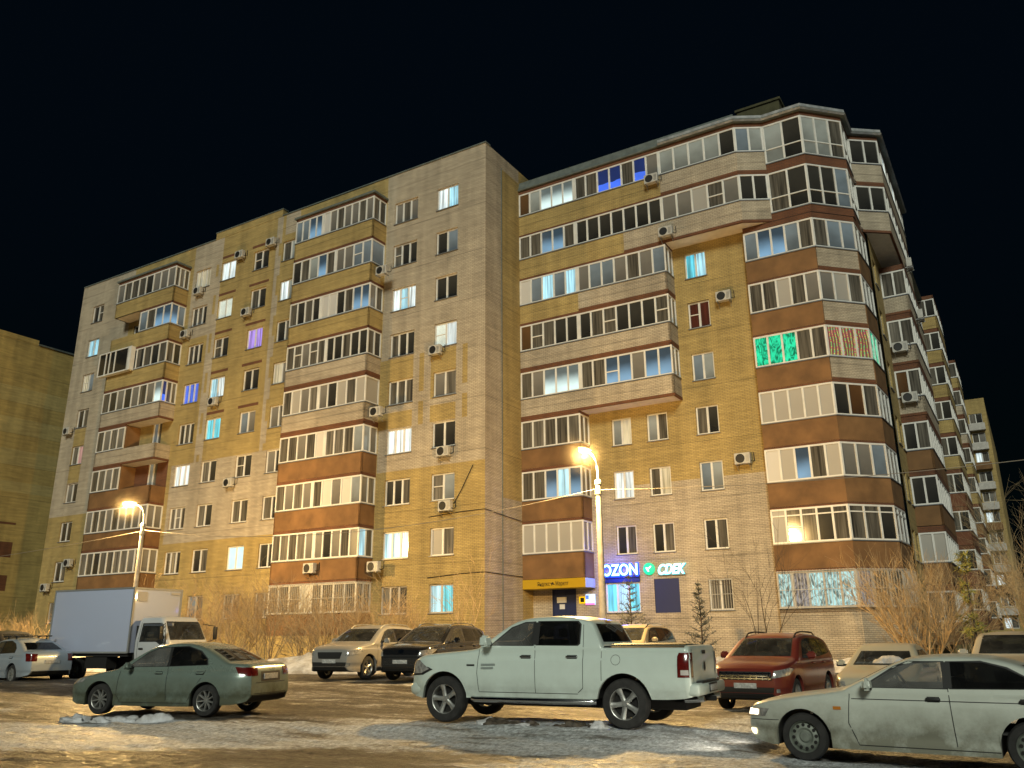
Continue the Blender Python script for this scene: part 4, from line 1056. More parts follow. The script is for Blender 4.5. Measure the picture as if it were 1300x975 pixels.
class Car:
    def __init__(s, sp, name, label, cat, loc, rz, paintm, group='cars parked in front of the building', under=None):
        s.sp = sp; s.L = sp['L']; s.W = sp['W']; s.paint = paintm
        s.xm = (sp['xf'] + sp['xr']) / 2
        s.root = empty(name, loc, rz, label, cat, group)
        s.top = smooth_profile(sp['top']); s.bot = sp['bot']
        s.body()
    def zt(s, x): return interp(s.top, x)
    def zb(s, x):
        z = interp(s.bot, x)
        for xw in (s.sp['xf'], s.sp['xr']):
            d = abs(x - xw); A = s.sp['arch']
            if d < A: z = max(z, s.sp['zc'] + math.sqrt(max(A * A - d * d, 0)))
        return z
    def plan(s, x):
        W = s.W / 2; fr, rr = s.sp.get('fr', (.75, .74)), s.sp.get('rr', (.6, .80))
        k = 1
        if x < fr[0]:
            t = 1 - x / fr[0]; k = 1 - (1 - fr[1]) * t ** 2.6
        if x > s.L - rr[0]:
            t = 1 - (s.L - x) / rr[0]; k = min(k, 1 - (1 - rr[1]) * t ** 2.6)
        return W * k
    def hw(s, x, z):
        w = s.plan(x); b = s.sp['belt']; zm = s.sp.get('zmid', b * .68)
        zc_ = b * .84
        w -= .016 * sm((z - zc_) / .035) - .020 * sm((z - b * .93) / .06)
        w -= .018 * sm((b * .47 - z) / .05) - .012 * sm((b * .36 - z) / .04)
        if z < zm: return w * (1 - .055 * ((zm - z) / zm) ** 2)
        if z <= b: return w * (1 - .045 * ((z - zm) / (b - zm)) ** 2)
        return w * .955 - s.sp['tumble'] * (z - b)
    def body(s):
        L = s.L; eps = .0015
        X = {0, L}
        X |= {round(L * k / 64, 4) for k in range(65)}
        for d in (.004, .012, .025, .045, .07, .1, .14, .19, .25): X |= {d, L - d}
        for x, z in s.sp['top']: X.add(x)
        for xw in (s.sp['xf'], s.sp['xr']):
            A = s.sp['arch']
            X = {x for x in X if not (abs(abs(x - xw) - A) < .012)}
            X |= {xw - A - eps, xw - A + eps, xw + A - eps, xw + A + eps}
            X |= {xw + A * math.cos(math.pi * k / 14) for k in range(1, 14)}
        X = sorted(X); X = [x for i, x in enumerate(X) if i == 0 or x - X[i - 1] > eps * .9]
        mb = MB(); rings = []; b = s.sp['belt']
        n1, n2, n3, n4 = 20, 6, 6, 4
        for x in X:
            zt, zb = s.zt(x), s.zb(x)
            zb = min(zb, zt - .04)
            rz = min(s.sp.get('rz', .08), (zt - zb) * .5); zs = zt - rz
            zB = max(min(b, zs - .004), zb + .003)
            zs = max(zs, zB + .003)
            pts = [(0, zb), (s.hw(x, zb) * .93, zb)]
            pts += [(s.hw(x, zb + (zB - zb) * k / n1), zb + (zB - zb) * k / n1) for k in range(n1)]
            pts += [(s.hw(x, zB + (zs - zB) * k / n2), zB + (zs - zB) * k / n2) for k in range(n2)]
            ws = s.hw(x, zs); ry = min(s.sp.get('ry', .16), ws * .5)
            pts += [(ws - ry * (1 - math.cos(math.pi / 2 * k / n3)), zs + rz * math.sin(math.pi / 2 * k / n3)) for k in range(n3 + 1)]
            yc = ws - ry; cr_ = s.sp.get('crown', .03) * min(1, x / .3, (L - x) / .3 + .02)
            pts += [(yc * (1 - k / n4), zt + cr_ * (1 - (1 - k / n4) ** 2)) for k in range(1, n4 + 1)]
            ring = [(s.xm - x, y, z) for y, z in pts] + [(s.xm - x, -y, z) for y, z in pts[::-1][1:-1]]
            rings.append(ring)
        n = len(rings[0]); half = len(pts)
        for r in rings: mb.v += r
        for k in range(len(rings) - 1):
            for j in range(n):
                j2 = (j + 1) % n
                mb.f.append((k * n + j, k * n + j2, (k + 1) * n + j2, (k + 1) * n + j))
                under = j in (0, n - 1) or j in (1, n - 2)
                # the sheet-metal jump at the edge of an arch is the dark wheel well
                mb.m.append(1 if (j in (0, n - 1) or (X[k + 1] - X[k] < eps * 2.5 and j < 1)) else 0); mb.uv.append(None)
        mb.f.append(tuple(range(n))); mb.m.append(0); mb.uv.append(None)
        k = (len(rings) - 1) * n
        mb.f.append(tuple(range(k, k + n))[::-1]); mb.m.append(0); mb.uv.append(None)
        o = mb.build('body', [s.paint, M['under']], s.root, True, 38)
        s.bvh = BVHTree.FromPolygons([v.co[:] for v in o.data.vertices], [p.vertices[:] for p in o.data.polygons])
    def cast(s, o, d):
        h = s.bvh.ray_cast(Vector(o), Vector(d).normalized())
        return h
    def frame(s, view, side=1):
        """projection directions: maps (u, z) to a ray towards the body; u counts from the nose for side views"""
        if view == 'side': return lambda u, z: ((s.xm - u, side * 4, z), (0, -side, 0))
        if view == 'front': return lambda u, z: ((s.xm + 6, u, z), (-1, 0, 0))
        if view == 'rear': return lambda u, z: ((s.xm - s.L - 6, u, z), (1, 0, 0))
        if view == 'top': return lambda u, z: ((s.xm - u, z, 5), (0, 0, -1))
        sx_, c0 = (1, 0.) if view == 'fc' else (-1, s.L)
        # corner views: u runs along the diagonal, 0 at the corner, + towards the flank
        base = Vector((s.xm - c0, side * s.W / 2, 0)); dirn = Vector((-sx_ * .7, -side * .7, 0)); ax = Vector((-sx_ * .7, side * .7, 0))
        return lambda u, z: (tuple(base + ax * u - dirn * 4 + Vector((0, 0, z))), tuple(dirn))
    def patch(s, mb, view, poly, side=1, off=.006, m=0, step=.07):
        fr = s.frame(view, side)
        bm = bmesh.new()
        vs = [bm.verts.new((u, z, 0)) for u, z in poly]
        bm.faces.new(vs)
        us = [p[0] for p in poly]; zs = [p[1] for p in poly]
        for ax, lo, hi in ((0, min(us), max(us)), (1, min(zs), max(zs))):
            k = lo + step
            while k < hi - step * .2:
                co = Vector((k, 0, 0)) if ax == 0 else Vector((0, k, 0)); no = Vector((1, 0, 0)) if ax == 0 else Vector((0, 1, 0))
                bmesh.ops.bisect_plane(bm, geom=bm.verts[:] + bm.edges[:] + bm.faces[:], plane_co=co, plane_no=no)
                k += step
        pos = {}
        for v in bm.verts:
            o, d = fr(v.co.x, v.co.y)
            h = s.cast(o, d)
            if h[0] is not None:
                nn = h[1]
                if nn.dot(Vector(d)) > 0: nn = -nn
                pos[v] = h[0] + nn * off * .4 - Vector(d).normalized() * off * .6
        for f in bm.faces:
            if all(v in pos for v in f.verts): mb.face([pos[v][:] for v in f.verts], m)
        bm.free()
    def part(s, name, view, polys, mat, sides=(1,), off=.006, parent=None, step=.07):
        o = None
        for sd in sides:
            mb = MB()
            for p in polys: s.patch(mb, view, p, sd, off, 0, step)
            if mb.f: o = mb.build(name, mat if isinstance(mat, list) else [mat], parent or s.root, True, 60)
        return o
    def line(s, mb, view, pts, side=1, w=.010, off=.004):
        for (a, b), (c, d) in zip(pts, pts[1:]):
            l = math.hypot(c - a, d - b); nx_, nz_ = -(d - b) / l * w / 2, (c - a) / l * w / 2
            s.patch(mb, view, [(a - nx_, b - nz_), (c - nx_, d - nz_), (c + nx_, d + nz_), (a + nx_, b + nz_)], side, off, 0, .08)
    def hit(s, view, u, z, side=1):
        o, d = s.frame(view, side)(u, z); h = s.cast(o, d)
        return h[0] if h[0] is not None else Vector(o)
    def wheels(s, Rw, wd, style='spoke5', rimm='rim', rimr=None):
        rimr = rimr or Rw * .68
        tm = MB()
        tm.lathe([(rimr * .96, -wd / 2 + .02), (rimr, -wd / 2), (Rw * .93, -wd / 2 + .005), (Rw * .985, -wd / 2 + .03), (Rw, -wd / 2 + .06), (Rw, wd / 2 - .06), (Rw * .985, wd / 2 - .03), (Rw * .93, wd / 2 - .005), (rimr, wd / 2), (rimr * .96, wd / 2 - .02), (rimr * .96, -wd / 2 + .02)], 40)
        first = None
        for xw in (s.sp['xf'], s.sp['xr']):
            for sd in (1, -1):
                y = sd * (s.W / 2 - wd / 2 - .03)
                loc = (s.xm - xw, y, Rw)
                if first is None:
                    w_ = tm.build('wheel', [M['tyre']], s.root, True, 35)
                    rm = MB(); o_ = wd / 2 - .02
                    if style == 'steel':
                        rm.lathe([(rimr * .97, o_ + .01), (rimr * .93, o_ - .005), (rimr * .88, o_ - .05), (rimr * .80, o_ - .03), (rimr * .55, o_ - .02), (rimr * .4, o_ - .045), (rimr * .3, o_ - .02), (0, o_ - .015)], 36)
                        rm2 = MB()
                        for k in range(12):
                            a_ = 2 * math.pi * k / 12
                            rm2.lathe([(0, o_ - .018), (.022, o_ - .018), (.022, o_ - .04)], 10, 'Y', loc=(math.cos(a_) * rimr * .72, 0, math.sin(a_) * rimr * .72))
                        ro = rm.build('rim', [M[rimm]], w_, True, 40)
                        rm2.build('rim_holes', [M['under']], w_)
                    else:
                        ns = {'spoke5': 5, 'spoke9': 9, 'spoke6': 6, 'spoke10': 10}[style]
                        rm.lathe([(rimr * .97, o_ + .012), (rimr * .94, o_ + .008), (rimr * .90, o_ - .02), (rimr * .88, -o_), (rimr * .96, -o_)], 36)
                        rm.lathe([(rimr * .22, o_ - .09), (rimr * .22, o_ - .03), (rimr * .16, o_ - .012), (0, o_ - .01)], 20)
                        for k in range(ns):
                            a_ = 2 * math.pi * k / ns + .3
                            ca, sa = math.cos(a_), math.sin(a_)
                            wi, wo = rimr * (.16 if ns < 7 else .09), rimr * (.20 if ns < 7 else .085)
                            ring = []
                            for r_, w2, oo, dp in ((rimr * .15, wi, o_ - .02, .05), (rimr * .55, wi * .9, o_ - .02, .05), (rimr * .92, wo, o_ - .0, .05)):
                                ring.append([(r_ * ca - t * sa, yy, r_ * sa + t * ca) for t, yy in ((-w2, oo - .018), (-w2 * .45, oo), (w2 * .45, oo), (w2, oo - .018), (w2, oo - dp), (-w2, oo - dp))])
                            for q in range(2):
                                for j in range(6):
                                    rm.face([ring[q][j], ring[q][(j + 1) % 6], ring[q + 1][(j + 1) % 6], ring[q + 1][j]])
                        ro = rm.build('rim', [M[rimm]], w_, True, 40)
                        rb = MB(); rb.lathe([(0, o_ - .12), (rimr * .86, o_ - .12)], 24); rb.lathe([(0, o_ - .10), (rimr * .45, o_ - .10), (rimr * .45, o_ - .115)], 20)
                        rb.build('brake_disc', [M['under']], w_)
                    first = w_
                else:
                    w_ = first.copy(); col.objects.link(w_); w_.parent = s.root
                    for ch in list(first.children):
                        c = ch.copy(); col.objects.link(c); c.parent = w_
                w_.location = loc
                w_.rotation_euler = (0, random.uniform(0, 6), 0) if sd == 1 else (0, random.uniform(0, 6), math.pi)
    def mirror(s, u, z, mat=None, big=1):
        for sd in (1, -1):
            h = s.hit('side', u, z, sd)
            mb = MB()
            x, y = h.x, h.y + sd * .04
            y0, y1 = sorted((y + sd * .03, y + sd * (.03 + .19 * big)))
            bm = bmesh.new(); bmesh.ops.create_cube(bm, size=1)
            for v in bm.verts:
                v.co = Vector((x + v.co.x * .11 * big * (1.1 if v.co.z < 0 else .8), (y0 + y1) / 2 + v.co.y * (y1 - y0), z + .07 + v.co.z * .15 * big))
            bmesh.ops.bevel(bm, geom=bm.edges[:], offset=.035, segments=3, affect='EDGES')
            mb.add_bm(bm)
            mo = mb.build('mirror', [mat or s.paint], s.root, True, 60)
            a = MB(); a.bbox(x - .035, x + .035, min(h.y, y0 + .01) - .01, max(h.y, y1 - .1 * 0, y0) if sd < 0 else y0 + .02, z + .0, z + .05, .01); a.build('arm', [M['trim']], mo)
    def handle(s, u, z, side=1, mat=None, w=.2):
        h = s.hit('side', u, z, side)
        mb = MB()
        y0, y1 = sorted((h.y + side * .012, h.y + side * .042))
        mb.bbox(h.x - w / 2, h.x + w / 2, y0, y1, z - .016, z + .018, .009)
        a_, b_ = sorted((h.y - side * .004, h.y + side * .004))
        mb2 = MB(); s.patch(mb2, 'side', [(u - w * .42, z - .035), (u + w * .42, z - .035), (u + w * .42, z + .03), (u - w * .42, z + .03)], side, .004)
        o = mb.build('door_handle', [mat or s.paint], s.root, True, 50)
        if mb2.f: mb2.build('recess', [M['trim']], o, True)
    def block(s, name, x0, x1, y0, y1, z0, z1, mat, b=.02, parent=None):
        mb = MB(); mb.bbox(s.xm - x1, s.xm - x0, y0, y1, z0, z1, b); return mb.build(name, [mat], parent or s.root, True, 50)
    def plate(s, view, z, y=0):
        h = s.hit(view, y, z); sg = 1 if view == 'front' else -1
        mb = MB(); x0, x1 = sorted((h.x + sg * .004, h.x + sg * .022)); mb.bbox(x0, x1, y - .26, y + .26, z - .056, z + .056, .004)
        mb.build('number_plate', [M['plate']], s.root)
    def rails(s, u0, u1, y, mat):
        for sd in (1, -1):
            mb = MB(); pts = []
            for k in range(9):
                u = u0 + (u1 - u0) * k / 8
                h = s.cast((s.xm - u, sd * y, 4), (0, 0, -1))[0]
                zz = h.z if h else s.zt(u)
                pts.append((s.xm - u, sd * y, zz + (.055 if 0 < k < 8 else -.01)))
            mb.tube(pts, .02, 6); mb.build('roof_rail', [mat], s.root, True)

def seams(c, polys, sides=(1, -1)):
    mb = MB()
    for sd in sides:
        for p in polys: c.line(mb, 'side', p, sd)
    if mb.f: mb.build('door_seam', [M['trim']], c.root, True, 60)
def grow(poly, d):
    cx = sum(p[0] for p in poly) / len(poly); cz = sum(p[1] for p in poly) / len(poly)
    out = []
    for u, z in poly:
        l = math.hypot(u - cx, z - cz); out.append((u + (u - cx) / l * d, z + (z - cz) / l * d * .8))
    return out
def cut(obj, c, view, poly, side=1):
    """open the sheet metal (or trim) behind a window so that the cabin is seen through the glass"""
    bm = bmesh.new(); bm.from_mesh(obj.data)
    P_ = [(c.xm - u, z) if view == 'side' else (u, z) for u, z in poly]
    ar = sum(P_[k][0] * P_[(k + 1) % len(P_)][1] - P_[(k + 1) % len(P_)][0] * P_[k][1] for k in range(len(P_)))
    if ar < 0: P_ = P_[::-1]
    ax = 0 if view == 'side' else 1
    pl = []
    for k in range(len(P_)):
        a_, b_ = P_[k], P_[(k + 1) % len(P_)]
        n_ = (-(b_[1] - a_[1]), b_[0] - a_[0])
        co = Vector((a_[0], 0, a_[1])) if ax == 0 else Vector((0, a_[0], a_[1]))
        no = Vector((n_[0], 0, n_[1])) if ax == 0 else Vector((0, n_[0], n_[1]))
        if no.length > 1e-6: pl.append((co, no.normalized()))
    xmid = c.xm - c.L * .5
    def cand(f):
        m_ = f.calc_center_median()
        if view == 'side': return m_.y * side > .15
        if view == 'front': return m_.x > xmid and abs(f.normal.x) > .12
        return m_.x < xmid and abs(f.normal.x) > .12
    bm.normal_update()
    for co, no in pl:
        fs = [f for f in bm.faces if cand(f) and all(max((v.co - c2).dot(n2) for v in f.verts) > -1e-4 for c2, n2 in pl)]
        es = {e for f in fs for e in f.edges}; vs = {v for f in fs for v in f.verts}
        bmesh.ops.bisect_plane(bm, geom=list(vs) + list(es) + fs, plane_co=co, plane_no=no, dist=1e-5)
    dl = [f for f in bm.faces if cand(f) and all((f.calc_center_median() - co).dot(no) > 1e-5 for co, no in pl)]
    bmesh.ops.delete(bm, geom=dl, context='FACES')
    bm.to_mesh(obj.data); bm.free()

def cabin(c, uf, ur, z, uw, wid=.36, wheel=True):
    """seats, dashboard and steering wheel"""
    f = MB(); f.box(c.xm - ur - .5, c.xm - uw + .2, -c.W * .42, c.W * .42, z - .52, z - .5); f.build('cabin_floor', [M['cabin']], c.root)
    f = MB(); f.bbox(c.xm - uw - .38, c.xm - uw + .1, -c.W * .40, c.W * .40, z - .30, z - .05, .04); f.build('dashboard', [M['cabin']], c.root, True)
    for sd in (1, -1):
        f = MB(); x = c.xm - uf
        f.bbox(x - .22, x - .06, sd * wid - .25, sd * wid + .25, z - .5, z + .10, .05)
        f.bbox(x - .24, x - .13, sd * wid - .14, sd * wid + .14, z + .13, z + .30, .04)
        f.build('seat', [M['seatf']], c.root, True)
    if ur > uf + .3:
        f = MB(); x = c.xm - ur; f.bbox(x - .25, x - .06, -c.W * .38, c.W * .38, z - .5, z + .06, .06)
        for y_ in (-.36, .36): f.bbox(x - .25, x - .14, y_ - .13, y_ + .13, z + .05, z + .22, .04)
        f.build('rear_seat', [M['seatf']], c.root, True)
    f = MB(); cx = c.xm - uw - .48; a_ = R(28)
    f.tube([(cx + .17 * math.sin(t) * math.sin(a_), wid + .18 * math.cos(t), z + .01 + .18 * math.sin(t) * math.cos(a_)) for t in [2 * math.pi * k / 20 for k in range(21)]], .016, 6)
    f.tube([(cx, wid - .18, z + .01), (cx + .02, wid, z - .02), (cx, wid + .18, z + .01)], .018, 5)
    f.build('steering_wheel', [M['cabin']], c.root, True)

def glasshouse(c, front_poly, rear_poly, extra=None, ws=None, rw=None, fogged=None, rear=None, screen=None):
    """side windows in black surrounds, windscreen and rear window"""
    allp = [front_poly, rear_poly] + ([extra] if extra else [])
    ua, ub = max(p[0] for p in front_poly) - .01, min(p[0] for p in rear_poly) + .01
    z0 = min(p[1] for p in front_poly); z1 = max(p[1] for p in front_poly)
    body = next(o for o in c.root.children if o.name.split('.')[0] in ('body', 'cab'))
    for sd in (1, -1):
        for p, mt in zip(allp, [fogged or M['screen'], rear or M['tint'], rear or M['tint']]):
            t_ = c.part('window_trim', 'side', [grow(p, .045)], M['trim'], (sd,), .004)
            if t_: cut(t_, c, 'side', p, sd)
            cut(body, c, 'side', p, sd)
            c.part('side_window', 'side', [grow(p, .012)], mt, (sd,), .007)
        c.part('centre_pillar', 'side', [[(ua, z0), (ub, z0), (ub, z1), (ua, z1)]], M['trim'], (sd,), .0085)
    for view, q, nm, mt in (('front', ws, 'windscreen', screen or M['screen']), ('rear', rw, 'rear_window', rear or M['tint'])):
        if not q: continue
        t_ = c.part(nm + '_trim', view, [grow(q, .03)], M['trim'], (1,), .005, step=.09)
        if t_: cut(t_, c, view, q)
        cut(body, c, view, q)
        c.part(nm, view, [grow(q, .008)], mt, (1,), .010, step=.09)
    um = sum(p[0] for p in front_poly) / len(front_poly); zb_ = min(p[1] for p in front_poly)
    cabin(c, max(p[0] for p in front_poly) - .10, max(p[0] for p in rear_poly) - .12, zb_, min(p[0] for p in front_poly) - .05)

SEDAN = dict(L=4.63, W=1.76, xf=.93, xr=3.63, arch=.375, zc=.315, belt=.95, tumble=.42, rz=.07, ry=.17, crown=.025,
    top=[(0, .52), (.03, .62), (.12, .70), (.35, .765), (.9, .87), (1.22, .93), (1.32, .965), (1.95, 1.33), (2.2, 1.42), (2.65, 1.465), (3.05, 1.445), (3.4, 1.36), (3.7, 1.235), (4.02, 1.085), (4.1, 1.06), (4.45, 1.04), (4.56, .99), (4.61, .86), (4.63, .66)],
    bot=[(0, .38), (.08, .26), (.3, .2), (1.4, .19), (3.2, .19), (4.3, .24), (4.55, .30), (4.63, .42)])
OLD = dict(L=4.5, W=1.70, xf=.76, xr=3.42, arch=.355, zc=.30, belt=.90, tumble=.46, rz=.06, ry=.16, crown=.02, fr=(.6, .80), rr=(.5, .84),
    top=[(0, .50), (.02, .62), (.07, .69), (.3, .755), (.8, .83), (1.2, .89), (1.32, .925), (1.95, 1.235), (2.15, 1.30), (2.6, 1.335), (3.0, 1.32), (3.3, 1.26), (3.62, 1.13), (3.95, 1.0), (4.03, .975), (4.4, .95), (4.47, .91), (4.49, .8), (4.5, .62)],
    bot=[(0, .36), (.06, .24), (.3, .19), (1.4, .18), (3.1, .18), (4.1, .22), (4.4, .28), (4.5, .40)])
SUV = dict(L=4.67, W=1.88, xf=.92, xr=3.62, arch=.44, zc=.36, belt=1.12, tumble=.36, rz=.09, ry=.19, crown=.03, fr=(.8, .72), rr=(.6, .82),
    top=[(0, .70), (.02, .84), (.09, .95), (.3, 1.03), (.9, 1.115), (1.12, 1.15), (1.22, 1.19), (1.9, 1.57), (2.15, 1.65), (2.7, 1.70), (3.6, 1.675), (4.1, 1.60), (4.25, 1.53), (4.5, 1.15), (4.58, 1.0), (4.65, .85), (4.67, .68)],
    bot=[(0, .42), (.08, .30), (.35, .25), (1.5, .24), (3.1, .24), (4.2, .30), (4.55, .38), (4.67, .5)])
PICK = dict(L=5.62, W=2.0, xf=.80, xr=4.42, arch=.50, zc=.42, belt=1.37, tumble=.30, rz=.09, ry=.15, crown=.02, fr=(.7, .80), rr=(.12, .95), zmid=.95,
    top=[(0, .98), (.02, 1.08), (.08, 1.15), (.3, 1.215), (.9, 1.27), (1.40, 1.32), (1.53, 1.36), (2.15, 1.76), (2.45, 1.865), (2.95, 1.905), (3.45, 1.885), (3.73, 1.83), (3.83, 1.78), (4.01, 1.44), (4.035, 1.39), (4.06, 1.38), (5.52, 1.38), (5.59, 1.365), (5.62, 1.28)],
    bot=[(0, .60), (.05, .46), (.3, .42), (.5, .44), (5.2, .50), (5.5, .52), (5.62, .55)])

def lamps(c, front, rear, mat=None):
    for sd in (1, -1):
        if front:
            c.part('headlight', 'fc', [front], mat or M['lampg'], (sd,), .010, step=.06)
        if rear: c.part('taillight', 'rc', [rear], M['red'], (sd,), .010, step=.06)

def at(x, y): return (x, y, H(x, y))
# silver-green saloon, nose to the left
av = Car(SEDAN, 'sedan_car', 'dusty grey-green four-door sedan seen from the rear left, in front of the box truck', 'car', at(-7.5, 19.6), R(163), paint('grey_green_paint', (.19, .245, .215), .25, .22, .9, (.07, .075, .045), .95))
glasshouse(av, [(1.62, .985), (2.02, 1.26), (2.22, 1.335), (2.52, 1.375), (2.60, 1.0)], [(2.68, 1.0), (2.60, 1.378), (3.0, 1.375), (3.3, 1.29), (3.52, 1.15), (3.58, 1.03)],
    None, [(-.60, 1.02), (.60, 1.02), (.50, 1.33), (-.50, 1.33)], [(-.58, 1.10), (.58, 1.10), (.47, 1.33), (-.47, 1.33)], fogged=M['fog'])
lamps(av, [(-.12, .58), (.30, .66), (.42, .75), (.20, .75), (-.1, .69)], [(-.28, .80), (.12, .80), (.20, .98), (-.26, .96)])
seams(av, [[(1.42, .9), (1.38, .4), (1.5, .26)], [(2.64, .98), (2.66, .3)], [(3.62, .98), (3.5, .75), (3.3, .5), (3.2, .3)], [(1.5, .26), (3.2, .26)]])
for u in (2.42, 3.45): av.handle(u, .86); av.handle(u, .86, -1)
av.mirror(1.72, .93); av.plate('rear', .78); av.wheels(.315, .21, 'spoke9')
av.part('plate_recess', 'rear', [[(-.36, .68), (.36, .68), (.36, .88), (-.36, .88)]], M['trim'], off=.004)
av.part('boot_seam', 'rear', [[(-.55, .655), (.55, .655), (.55, .667), (-.55, .667)]], M['trim'], off=.004)
av.part('bumper_strip', 'rear', [[(-.6, .40), (.6, .40), (.6, .45), (-.6, .45)]], M['trim'], off=.004)
# white saloon, nearest, headlights on
os_ = Car(OLD, 'sedan_car', 'old dirty white four-door sedan with lit headlights in the right foreground', 'car', at(5.44, 11.95), R(147), paint('old_white_paint', (.53, .565, .505), 0, .36, .85, (.15, .145, .105), .95))  # lamp's greenish cast put into the white of this paint
glasshouse(os_, [(1.58, .95), (2.0, 1.19), (2.14, 1.235), (2.52, 1.26), (2.54, .955)], [(2.64, .955), (2.62, 1.26), (3.0, 1.25), (3.22, 1.19), (3.5, 1.05), (3.55, .97)],
    None, [(-.58, .99), (.58, .99), (.47, 1.23), (-.47, 1.23)], [(-.56, 1.03), (.56, 1.03), (.46, 1.22), (-.46, 1.22)], fogged=M['fog'])
lamps(os_, [(-.20, .53), (.16, .54), (.22, .64), (-.16, .66)], [(-.2, .68), (.2, .68), (.22, .86), (-.2, .86)], M['lampg'])
for sd in (1, -1):
    os_.part('headlight_beam', 'fc', [[(-.10, .555), (.06, .555), (.08, .625), (-.08, .635)]], M['lit'], (sd,), .018, step=.05)
    os_.part('fog_lamp', 'fc', [[(-.12, .30), (-.02, .30), (-.02, .37), (-.12, .37)]], M['lit'], (sd,), .012, step=.05)
os_.part('bumper_seam', 'side', [[(.03, .49), (.52, .50), (.52, .508), (.03, .498)]], M['trim'], (1, -1), .004)
seams(os_, [[(1.40, .86), (1.36, .5), (1.46, .24)], [(2.58, .95), (2.60, .28)], [(3.62, .94), (3.5, .7), (3.25, .45), (3.12, .26)], [(1.46, .24), (3.12, .24)], [(1.42, .80), (3.56, .80)]])
for u in (2.40, 3.42): os_.handle(u, .82, mat=M['trim'], w=.17); os_.handle(u, .82, -1, mat=M['trim'])
os_.part('side_marker', 'side', [[(1.18, .66), (1.28, .66), (1.28, .70), (1.18, .70)]], M['amber'], (1, -1), .006)
os_.part('grille', 'front', [[(-.38, .53), (.38, .53), (.36, .62), (-.36, .62)]], M['trim'], off=.006)
os_.mirror(1.66, .92); os_.plate('front', .40); os_.wheels(.30, .19, 'steel', 'steelrim')
hl = bpy.data.lights.new('headlight_light', 'SPOT'); hl.energy = 55; hl.color = (1, .9, .7); hl.spot_size = R(95); hl.spot_blend = .8; hl.shadow_soft_size = .06
for sd in (1, -1):
    h_ = bpy.data.objects.new('headlight_light', hl); col.objects.link(h_); h_.parent = os_.root
    h_.location = (os_.xm + .08, sd * .62, .56); h_.rotation_euler = (0, R(-72), 0)
# white crew cab pickup
pk = Car(PICK, 'pickup_truck', 'dusty white crew cab pickup truck parked side-on in the middle foreground', 'pickup', at(.70, 17.0), R(154), paint('white_truck_paint', (.58, .67, .62), 0, .3, .6, (.16, .15, .12), .95))  # white paint carries the green tint of the lamp light
glasshouse(pk, [(1.83, 1.40), (2.25, 1.70), (2.47, 1.78), (2.67, 1.80), (2.67, 1.40)], [(2.79, 1.40), (2.79, 1.81), (3.53, 1.795), (3.59, 1.74), (3.59, 1.43), (3.55, 1.40)],
    None, [(-.72, 1.46), (.72, 1.46), (.62, 1.79), (-.62, 1.79)], [(-.74, 1.45), (.74, 1.45), (.66, 1.76), (-.66, 1.76)], fogged=M['fog'])
seams(pk, [[(1.57, 1.32), (1.53, .9), (1.57, .56)], [(2.73, 1.40), (2.74, .56)], [(3.67, 1.75), (3.69, 1.4), (3.67, .66), (3.57, .58)], [(1.57, .56), (3.57, .56)], [(4.035, 1.36), (4.02, .55)]])
for u in (2.55, 3.47): pk.handle(u, 1.19, mat=M['chrome'], w=.23); pk.handle(u, 1.19, -1, mat=M['chrome'], w=.23)
pk.mirror(1.79, 1.40, big=1.35)
pk.part('headlight', 'fc', [[(-.24, .86), (.16, .88), (.34, .96), (.10, 1.12), (-.2, 1.12)]], M['lampg'], (1, -1), .012)
pk.part('headlight_bezel', 'fc', [[(-.26, .82), (.20, .85), (.40, .95), (.30, 1.0), (.16, .88), (-.24, .86)]], M['trim'], (1, -1), .009)
pk.part('grille', 'front', [[(-.5, .78), (.5, .78), (.52, 1.08), (-.52, 1.08)]], M['trim'], off=.008)
for sd in (1, -1):
    mb = MB(); pk.patch(mb, 'side', [(5.40, .86), (5.60, .86), (5.60, 1.26), (5.44, 1.26), (5.41, 1.20)], sd, .012)
    pk.patch(mb, 'rear', [(sd * .83, .86), (sd * .95, .86), (sd * .95, 1.26), (sd * .83, 1.26)], 1, .012)
    t_ = mb.build('taillight', [M['red']], pk.root, True, 60)
    mb = MB(); pk.patch(mb, 'side', [(5.46, .90), (5.59, .90), (5.59, .98), (5.46, .98)], sd, .018); mb.build('reversing_lamp', [M['clear']], t_, True)
pk.part('tailgate_seam', 'rear', [[(-.80, .74), (-.785, .74), (-.785, 1.32), (-.80, 1.32)], [(.785, .74), (.80, .74), (.80, 1.32), (.785, 1.32)]], M['trim'], off=.004)
pk.part('tailgate_handle', 'rear', [[(-.12, 1.23), (.12, 1.23), (.14, 1.29), (-.14, 1.29)]], M['trim'], off=.012)
pk.part('emblem', 'rear', [[(-.07, .98), (0, .93), (.07, .98), (.05, 1.12), (0, 1.08), (-.05, 1.12)]], M['trim'], off=.014, step=.1)
pk.part('bed_rail_cap', 'side', [[(4.06, 1.345), (5.59, 1.345), (5.59, 1.372), (4.06, 1.372)]], M['trim'], (1, -1), .008)
pk.part('bed_cover', 'top', [[(4.12, -.82), (5.52, -.82), (5.52, .82), (4.12, .82)]], M['trim'], off=.02, step=.2)
pk.part('side_badge', 'side', [[(1.62, 1.025), (1.92, 1.03), (1.92, 1.065), (1.62, 1.06)], [(1.62, .965), (1.88, .97), (1.88, 1.005), (1.62, 1.0)]], simple('silver_badge', (.40, .46, .44), .3, metal=.5), (1, -1), .010)
pk.part('engine_badge', 'side', [[(1.31, 1.02), (1.48, 1.02), (1.48, 1.05), (1.31, 1.05)]], M['trim'], (1, -1), .010)
mb = MB()
for sd in (1, -1):
    pts = [(4.30 + .085 * math.cos(a_ * math.pi / 10), 1.14 + .085 * math.sin(a_ * math.pi / 10)) for a_ in range(21)]
    pk.line(mb, 'side', pts, sd, .007)
mb.build('fuel_flap_seam', [M['trim']], pk.root, True)
